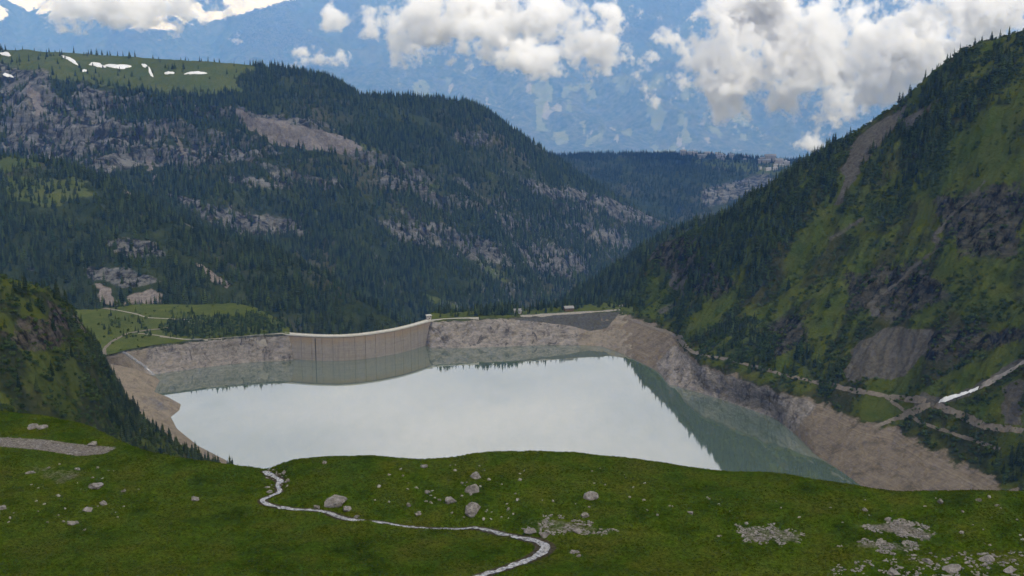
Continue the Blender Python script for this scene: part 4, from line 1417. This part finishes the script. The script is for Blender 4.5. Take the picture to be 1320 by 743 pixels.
# meadow stream lies in its cut bed
V, Fc = [], []
C2 = sxy[:, :2]
tt = np.gradient(C2, axis=0); tt /= np.linalg.norm(tt, axis=1)[:, None] + 1e-9
wob = np.clip(0.5 + 1.1 * fbm(np.arange(len(sxy)) / 5.0, np.zeros(len(sxy)), 321, 4), 0, 1)
for i, (x, y, z, w_) in enumerate(sxy):
    nx2, ny2 = -tt[i, 1], tt[i, 0]
    for k in range(5):
        o = (k / 4 - 0.5) * 1.15 * w_ * (0.55 + 0.9 * wob[i]) + (wob[-1 - i] - 0.5) * 0.5
        V.append((x + nx2 * o, y + ny2 * o, z - 0.58 + random.uniform(-0.05, 0.05)))
for i in range(len(sxy) - 1):
    for k in range(4):
        a = i * 5 + k
        Fc.append((a, a + 1, a + 6, a + 5))
tag(link("stream", mesh("stream", V, Fc), M_FOAM, smooth=True), kind="structure")
def cascade(name, bvh, pts, width):
    """white water tumbling down a steep bank: a strip that lies on the slope, set out along its normal"""
    D = dense(pts, 26)
    V, Fc = [], []
    for k, (a_, b_) in enumerate(D):
        q_, nv_ = hit(bvh, a_, b_)
        if q_ is None:
            continue
        nv_ = nv_ if nv_.dot(eye - q_) > 0 else -nv_
        side = nv_.cross(Vector((0.7, 0, -0.7))).normalized()
        for o_, l_ in ((-0.5, 0.3), (0.0, 1.5), (0.5, 0.3)):
            V.append(q_ + nv_ * l_ + side * width * o_ * random.uniform(0.7, 1.2))
    for k in range(len(V) // 3 - 1):
        for j in (0, 1):
            a = k * 3 + j
            Fc.append((a, a + 1, a + 4, a + 3))
    tag(link(name, mesh(name, V, Fc), M_FOAM, smooth=True), kind="structure")


cascade("inlet_stream", Both(bank_b, beach_b), [(158, 454), (165, 458), (176, 466), (188, 474), (200, 485)], 4.5)

mt.bvh()


def blob(name, bvh, cx_, cy_, rx_, ry_, rot, mat, lift, label, cat, group=None, seed=0):
    r = random.Random(seed)
    ph = [r.random() * 6.28 for _ in range(4)]
    V, Fc = [], []
    NR, NA = 4, 22
    for i in range(NR + 1):
        for j in range(NA):
            a = 6.283 * j / NA
            rr_ = (i / NR) * (1 + 0.25 * math.sin(2 * a + ph[0]) + 0.2 * math.sin(3 * a + ph[1]) + 0.13 * math.sin(5 * a + ph[2]))
            u_, v_ = rx_ * rr_ * math.cos(a), ry_ * rr_ * math.sin(a)
            q_, _ = hit(bvh, cx_ + u_ * math.cos(rot) - v_ * math.sin(rot), cy_ + u_ * math.sin(rot) + v_ * math.cos(rot))
            if q_ is None:
                return None
            V.append(q_ + Vector((0, 0, lift * (1 if i < NR else -0.5))))
    for i in range(NR):
        for j in range(NA):
            j2 = (j + 1) % NA
            Fc.append((i * NA + j, i * NA + j2, (i + 1) * NA + j2, (i + 1) * NA + j))
    o = link(name, mesh(name, V, Fc), mat, smooth=True)
    tag(o, label, cat, group)
    return o


SNOWS = [(7, 68.5, 9, 2.0, 0.05, "snow patch at the far left edge of the high mountain meadow"),
         (91, 76, 10, 2.6, 0.45, "slanting snow patch left of the longest one on the mountain meadow"),
         (125, 82.5, 11, 2.6, 0.12, "middle snow patch of the row on the high mountain meadow"),
         (153, 84.5, 14, 3.4, 0.03, "largest snow patch on the high mountain meadow"),
         (109, 90, 3, 1.6, 0, "small round snow patch below the row on the mountain meadow"),
         (186, 83.5, 4, 1.8, 0.5, "small snow patch just right of the largest one on the mountain meadow"),
         (194, 92, 2.2, 6, -0.35, "narrow steep snow strip right of the largest snow patch"),
         (218, 93, 6, 1.7, 0, "short snow patch left of the right-hand one on the meadow"),
         (252, 93, 12, 2.0, -0.03, "long snow patch furthest right on the high mountain meadow"),
         (10, 96, 7, 2.0, 0.35, "slanting snow patch below the left edge of the meadow")]
for k, (a_, b_, c_, d_, e_, l_) in enumerate(SNOWS):
    blob("snow_patch", mt._b, a_, b_ + 1.5, c_, d_, e_, M_SNOW, 2.5, l_, "snow", "snow patches on the mountain meadow", k)
o = ribbon("snow_gully", rs_b, [(1210, 519), (1225, 514), (1245, 508), (1262, 501)], 5, M_SNOW, 1.2, 30, lambda t: 0.5 + 0.9 * t if t < 0.4 else 0.86 - 0.3 * (t - 0.4), 4)
if o: o["kind"] = "thing"; tag(o, "clean white tongue of old snow above the path junction right", "snow")
o = ribbon("snow_gully", rs_b, [(1262, 501), (1290, 487), (1310, 474), (1330, 462)], 5.5, M_DSNOW, 1.2, 30, None, 4)
if o: o["kind"] = "thing"; tag(o, "dirty brown snow filling the gully up to the right edge", "snow")

# ================================================================== GRASS TUSSOCKS
def tuft_geo(seed, n=11):
    r = random.Random(seed)
    V, Fc = [], []
    for _ in range(n):
        a = r.random() * 6.28
        o, L_, h_ = r.uniform(0, 0.35), r.uniform(0.25, 0.6), r.uniform(0.5, 1.0)
        c, s_ = math.cos(a), math.sin(a)
        k = len(V)
        V += [(c * o - s_ * 0.12, s_ * o + c * 0.12, -0.1), (c * o + s_ * 0.12, s_ * o - c * 0.12, -0.1), (c * (o + L_ * .4) , s_ * (o + L_ * .4), h_ * 0.7), (c * (o + L_), s_ * (o + L_), h_ * 0.75)]
        Fc += [(k, k + 1, k + 2), (k + 1, k + 3, k + 2)]
    return V, Fc


M_TUFT = leaf_mat("tussock_grass", (0.025, 0.045, 0.004), (0.060, 0.072, 0.011))
C_TUFT = proto_collection("tussock_source", [(V, Fc, [M_TUFT], [0] * len(Fc)) for V, Fc in (tuft_geo(700 + i) for i in range(4))])
G_TUFT = scatter_group(C_TUFT)
gd = md.w(0, 1, 1, 1, 1, 1, 0.6, 0, 0, 0, 0) * (1 - np.clip(md.get("scree") * 1.4 + md.get("rock") * 1.2, 0, 1)) * (0.15 + sstep(-0.25, 0.3, fbm(ex / 9, ey / 9, 141, 4))) * (1 - 0.9 * sstep(0.15, 0.4, md.get("scree")))
p_ = md.sample(75000, gd)
forest("meadow_grass", p_, heights(len(p_), 0.25), "short green tussock grass covering the foreground meadow", "grass", G_TUFT, 4, 1.3)

# ================================================================== BOULDERS ON THE MEADOW
M_STONE, nt = new_mat("pale_limestone")
b = NB(nt)
tc = b.pos()
f = b.noise(tc, 0.9, 7, 0.7)
f2 = b.noise(tc, 3.0, 5, 0.7)
c = b.mix(b.ramp(f, (0.34, 0.0), (0.66, 1.0)), (0.075, 0.068, 0.062), (0.205, 0.19, 0.178))
c = b.mix(b.ramp(f2, (0.35, 0.6), (0.48, 0.0)), c, (0.03, 0.027, 0.024))  # shaded crevices put into the stone colour as dark noise
b.finish(c, 0.9, b.mix(0.5, f, f2), 0.8, 0.35, 0.15)
M_STONEP = plain_mat("white_limestone", (0.12, 0.112, 0.104), (0.25, 0.24, 0.225), 1.5, 0.9, 0.6, 0.3)


def rock_mesh(seed, sub=3, flat=0.65, cuts=9):
    r = random.Random(seed)
    bm = bmesh.new()
    bmesh.ops.create_icosphere(bm, subdivisions=sub, radius=1.0)
    planes = [(Vector((r.gauss(0, 1), r.gauss(0, 1), r.gauss(0, 1))).normalized(), r.uniform(0.34, 0.8)) for _ in range(cuts)]
    off = Vector((r.uniform(-9, 9), r.uniform(-9, 9), r.uniform(-9, 9)))
    from mathutils import noise as mn
    for v in bm.verts:
        for nv, dd_ in planes:
            e = v.co.dot(nv) - dd_
            if e > 0:
                v.co -= nv * e * 0.97
        if sub > 1:
            v.co += v.co.normalized() * mn.fractal(v.co * 1.7 + off, 1.0, 2.0, 4) * 0.16
        v.co.z *= flat
    me = bpy.data.meshes.new("boulder")
    bm.to_mesh(me)
    bm.free()
    return me


def place_rock(name, px, py, wpx, me, mat, label, cat="boulder", group=None, sink=0.25, rz=None, asp=(1, 1, 1), hpx=None):
    q_, nv = hit(md._b, px, py)
    if q_ is None:
        return None
    s_ = 0.5 * wpx / F * (q_ - eye).length
    o = bpy.data.objects.new(name, me)
    if not me.materials:
        me.materials.append(mat)
    COL.objects.link(o)
    o.location = q_ + Vector((0, 0, s_ * 0.35 - sink * s_))
    o.rotation_euler = (random.uniform(-0.15, 0.15), random.uniform(-0.15, 0.15), random.uniform(0, 6.28) if rz is None else rz)
    o.scale = (s_ * asp[0], s_ * asp[1], s_ * asp[2])
    tag(o, label, cat, group)
    return o


BOULD = [(609, 631, 24, 1.15, "angular grey boulder on the slope under a smaller one"), (612, 614, 19, 0.8, "grey boulder highest on the slope, just above the angular one"),
         (607, 660, 32, 0.75, "wide dark boulder standing just above the stream"), (580, 646, 17, 0.75, "pale jagged rock left of the wide dark boulder"),
         (540, 662, 11, 1.0, "upright dark stone in the grass left of the wide boulder"), (527, 651, 9, 1.1, "small stone left of the pale jagged rock"),
         (551, 633, 10, 0.8, "pale tilted stone on the grass left of the two stacked boulders"), (547, 601, 12, 0.7, "low grey rock on the hump near its skyline"),
         (418, 596, 13, 0.7, "low brown rock on the skyline right of the stream notch"), (762, 640, 20, 0.7, "broken pale rock alone on the right of the hump"),
         (752, 664, 14, 0.9, "cracked grey rock right of the stone rubble"), (432, 650, 34, 0.75, "largest pale boulder lying across the stream bend"),
         (409, 652, 12, 0.8, "small brown boulder touching the left of the largest stream boulder"), (448, 655, 14, 0.8, "brown boulder at the right of the largest stream boulder"),
         (459, 665, 9, 0.9, "small stone on the stream bank below the bend"), (122, 627, 23, 0.8, "white boulder with dark top on the left meadow"),
         (114, 657, 16, 0.75, "pale block in the left meadow, lower of two"), (133, 648, 15, 0.55, "flat pale rock just right of the pale block"),
         (97, 673, 17, 0.55, "low flat rock sunk in grass below the pale block"), (253, 643, 18, 0.5, "flat pale rock alone in the middle of the left meadow"),
         (160, 632, 9, 0.5, "thin flat stone in grass right of the white boulder"), (40, 551, 18, 0.7, "pale rock on the green knoll above the scree at left"),
         (57, 550, 14, 0.6, "flat rock beside the pale one on the green knoll"), (119, 572, 16, 0.6, "brown rock at the right end of the scree patch"),
         (2, 655, 11, 1.0, "grey stone cut by the left picture edge"), (40, 608, 14, 0.5, "brown stone in the bare soil patch on the left"), (100, 604, 8, 0.7, "small stone at the right of the bare soil patch"),
         (4, 527, 13, 0.7, "grey rock on the knoll's skyline at the left edge"),
         (1212, 646, 11, 0.9, "white stone right below the skyline on the right meadow"), (1262, 644, 9, 0.9, "pale stone near the skyline right of the white one"), (1286, 650, 7, 0.9, "small white stone furthest right below the skyline"),
         (1116, 657, 10, 0.7, "pale stone on the grass left of the white skyline stone"), (1145, 668, 12, 0.6, "pale stone just above the upper rubble band"), (1238, 685, 9, 0.6, "lone flat stone right of the upper rubble band"),
         (740, 711, 18, 0.5, "long flat rock just right of the stream bend"), (746, 716, 7, 1.0, "dark small stone below the long flat rock by the bend"), (890, 660, 11, 0.6, "pale stone at left of the right meadow"),
         (685, 683, 20, 0.4, "long thin slab lying at the left of the rubble"), (700, 688, 22, 0.45, "flat slab in the middle of the stone rubble"), (745, 684, 18, 0.45, "flat slab at the right of the stone rubble"),
         (1195, 722, 20, 0.4, "grey slab at the upper edge of the corner rubble"), (1270, 720, 24, 0.4, "long pale slab lying in the corner rubble"), (1225, 733, 26, 0.45, "broad tilted slab in the bottom right corner rubble"), (1300, 735, 22, 0.45, "slab at the right end of the corner rubble"), (1150, 738, 24, 0.45, "slab at the left of the corner rubble"),
         (345, 627, 9, 0.7, "stone on the left bank of the small cascade"), (371, 619, 10, 0.7, "brown stone on the right bank of the small cascade"), (367, 608, 9, 0.7, "stone beside the top of the small cascade"), (347, 632, 9, 0.6, "flat stone at the left foot of the small cascade")]
for k, (a_, b_, w_, fl, l_) in enumerate(BOULD):
    place_rock("boulder", a_, b_ + 2, w_, rock_mesh(400 + k, 4, fl, 12), M_STONE if k % 3 else M_STONE, l_, asp=(1, random.uniform(0.6, 0.85), 1), rz=random.uniform(-0.4, 0.4))
SMALL = [rock_mesh(500 + k, 2, random.uniform(0.5, 0.9), 7) for k in range(8)]
for k, me_ in enumerate(SMALL):
    me_.materials.append(M_STONEP if k % 2 else M_STONE)
    me_.name = "stone"


def stones(n_, poly, wlo, whi, label, group):
    xs, ys = [q_[0] for q_ in poly], [q_[1] for q_ in poly]
    k = 0
    while k < n_:
        a_, b_ = random.uniform(min(xs), max(xs)), random.uniform(min(ys), max(ys))
        if poly_mask(np.array([a_]), np.array([b_]), poly, 0.01)[0] < 0.5:
            continue
        k += 1
        place_rock("stone", a_, b_, random.uniform(wlo, whi), random.choice(SMALL), M_STONE, label, "stone", group, asp=(1, random.uniform(0.6, 1), 1))


stones(48, [(500, 600), (620, 600), (680, 640), (660, 670), (520, 668), (470, 640)], 2.5, 7, "small stone scattered on the grassy hump above the stream", "stones on the hump left of the rubble")
stones(22, [(640, 600), (820, 605), (880, 650), (820, 680), (700, 655)], 2.5, 6, "small pale stone on the right flank of the hump", "stones on the hump's right flank")
stones(30, [(0, 590), (150, 600), (190, 640), (120, 690), (0, 690)], 2.0, 5.5, "small stone lying in the grass of the left meadow", "stones on the left meadow")
stones(36, [(880, 640), (1320, 640), (1320, 710), (1050, 700), (900, 700)], 2.0, 6, "small stone dotted over the right meadow", "stones on the right meadow")


def rubble(name, poly, n_, wlo, whi, label, seed):
    r = random.Random(seed)
    xs, ys = [q_[0] for q_ in poly], [q_[1] for q_ in poly]
    V, Fc = [], []
    base = [([tuple(v.co) for v in m_.vertices], [tuple(p.vertices) for p in m_.polygons]) for m_ in [rock_mesh(600 + i, 1, 0.6, 6) for i in range(5)]]
    k = tries = 0
    while k < n_ and tries < n_ * 20:
        tries += 1
        a_, b_ = r.uniform(min(xs), max(xs)), r.uniform(min(ys), max(ys))
        if poly_mask(np.array([a_]), np.array([b_]), poly, 0.01)[0] < 0.5:
            continue
        q_, _ = hit(md._b, a_, b_)
        if q_ is None or perlin(np.array([q_.x / 3.0]), np.array([q_.y / 3.0]), 77)[0] < 0.0:
            continue
        k += 1
        s_ = 0.5 * (wlo + (whi - wlo) * r.random() ** 1.4) / F * (q_ - eye).length
        M = Matrix.Translation(q_ + Vector((0, 0, s_ * 0.12))) @ Matrix.Rotation(r.random() * 6.28, 4, 'Z') @ Matrix.Diagonal((s_ * r.uniform(.8, 1.6), s_ * r.uniform(0.6, 1), s_ * r.uniform(.5, 1), 1))
        bv_, bf_ = r.choice(base)
        o = len(V)
        V += [tuple(M @ Vector(v)) for v in bv_]
        Fc += [tuple(i + o for i in f_) for f_ in bf_]
    o = link(name, mesh(name, V, Fc), M_STONE)
    tag(o, label, "rubble", kind="stuff")


rubble("stone_rubble", [(945, 676), (1000, 675), (1038, 688), (1030, 703), (1000, 706), (960, 700)], 330, 1.6, 5.2, "patch of pale broken stones in the middle of the right meadow", 1)
rubble("stone_rubble", [(1098, 680), (1160, 669), (1205, 680), (1205, 696), (1170, 694), (1130, 686)], 420, 1.6, 5.6, "upper band of pale broken stones on the right meadow", 2)
rubble("stone_rubble", [(1075, 706), (1110, 694), (1200, 698), (1190, 707), (1150, 716), (1100, 704)], 340, 1.6, 5.0, "lower band of pale broken stones on the right meadow", 3)
rubble("stone_rubble", [(1065, 743), (1080, 728), (1180, 714), (1330, 708), (1330, 760), (1065, 760)], 560, 1.6, 6.5, "rubble field filling the bottom right corner", 4)
rubble("stone_rubble", [(672, 682), (700, 664), (730, 664), (800, 684), (790, 690), (690, 690)], 290, 1.6, 5.6, "heap of broken stones above the stream bend", 5)
rubble("stone_rubble", [(0, 563), (60, 567), (110, 574), (150, 577), (135, 585), (100, 588), (50, 580), (0, 574)], 420, 1.2, 3.5, "grey scree patch across the left knoll", 6)
rubble("stone_rubble", [(345, 603), (372, 612), (372, 630), (352, 640), (338, 640), (350, 625), (340, 612)], 60, 2, 5, "loose stones lining the small cascade", 7)

# ================================================================== CLOUDS IN THE VALLEY AND HAZE
M_CLOUD, nt = new_mat("cloud_vapour")
b = NB(nt)
tco = b.n("ShaderNodeTexCoord").outputs["Object"]
pos_ = b.pos()
ln = b.n("ShaderNodeVectorMath", operation='LENGTH')
b.link(tco, ln.inputs[0])
nn_ = b.math('ADD', b.math('MULTIPLY', b.noise(pos_, 0.0048, 7, 0.62), 0.68), b.math('MULTIPLY', b.noise(pos_, 0.017, 5, 0.6), 0.32))
fall = b.math('SUBTRACT', 1.0, ln.outputs["Value"])
dn = b.math('ADD', b.math('MULTIPLY', fall, 0.9), b.math('MULTIPLY', b.math('SUBTRACT', nn_, 0.60), 4.6))
dn = b.math('MULTIPLY', b.ramp(dn, (0.0, 0.0), (0.35, 1.0)), 0.040)
pv = b.n("ShaderNodeVolumeScatter")
pv.inputs["Color"].default_value = (0.995, 0.995, 0.995, 1)
pv.inputs["Anisotropy"].default_value = 0.2
b.link(dn, pv.inputs["Density"])
mo = b.n("ShaderNodeOutputMaterial")
b.link(pv.outputs[0], mo.inputs["Volume"])
M_CLOUD.cycles.volume_step_rate = 0.25
CY_ = 5600.0
CLOUDS = [(570, 35, 105, 48, "thick white cumulus cloud at the top middle"), (665, 22, 130, 48, "broad bright cloud along the top edge, right of centre"), (765, 62, 62, 40, "white cloud arm reaching down to the right of the middle cloud"),
          (682, 77, 62, 24, "small curved cloud floating below the middle clouds"), (1010, 70, 175, 85, "large grey-white cloud left of the right ridge"), (1165, 70, 135, 75, "cloud bank touching the right ridge"), (1270, 20, 130, 75, "bright cloud above the top of the right ridge"), (945, 5, 80, 35, "thin cloud at the top edge above the large right cloud"),
          (400, 78, 46, 18, "low cloud puff just above the left mountain crest"), (303, 50, 24, 14, "tiny cloud puff over the left mountain meadow"), (430, 22, 38, 20, "small cloud left of the middle cumulus"), (782, 14, 24, 16, "tiny cloud at the top right of the middle clouds"),
          (1045, 182, 24, 18, "little mist puff behind the right ridge"), (165, 8, 120, 34, "white cloud along the top left edge")]
from mathutils import noise as mn
for k, (a_, b_, w_, h_, l_) in enumerate(CLOUDS):
    c = P(a_, b_, CY_ + (k % 3) * 260)
    rx_, rz_ = 1.2 * w_ / F * c.y, 1.25 * h_ / F * c.y
    bm = bmesh.new()
    bmesh.ops.create_icosphere(bm, subdivisions=3, radius=1.03)
    me = bpy.data.meshes.new("cloud")
    bm.to_mesh(me); bm.free()
    o = link("cloud", me, M_CLOUD)
    o.location = c
    o.scale = (rx_, min(rx_ * 0.7, 320), rz_)
    tag(o, l_, "cloud", "clouds drifting in front of the far valley side")

hz, nt = new_mat("valley_haze")
b = NB(nt)
pv = b.n("ShaderNodeVolumePrincipled")
pv.inputs["Color"].default_value = (0.15, 0.40, 1.0, 1)
pv.inputs["Absorption Color"].default_value = (1, 1, 1, 1)     # clear air: it scatters, it does not darken
pv.inputs["Density"].default_value = 3.0e-5
pv.inputs["Anisotropy"].default_value = 0.0
mo = b.n("ShaderNodeOutputMaterial")
b.link(pv.outputs[0], mo.inputs["Volume"])
V, Fc = box_geo(-38000, 38000, -2000, 54000, -2601, 4300)
o = link("haze", mesh("haze", V, Fc), hz)
tag(o, "blue haze filling the valley air", "haze", kind="stuff")
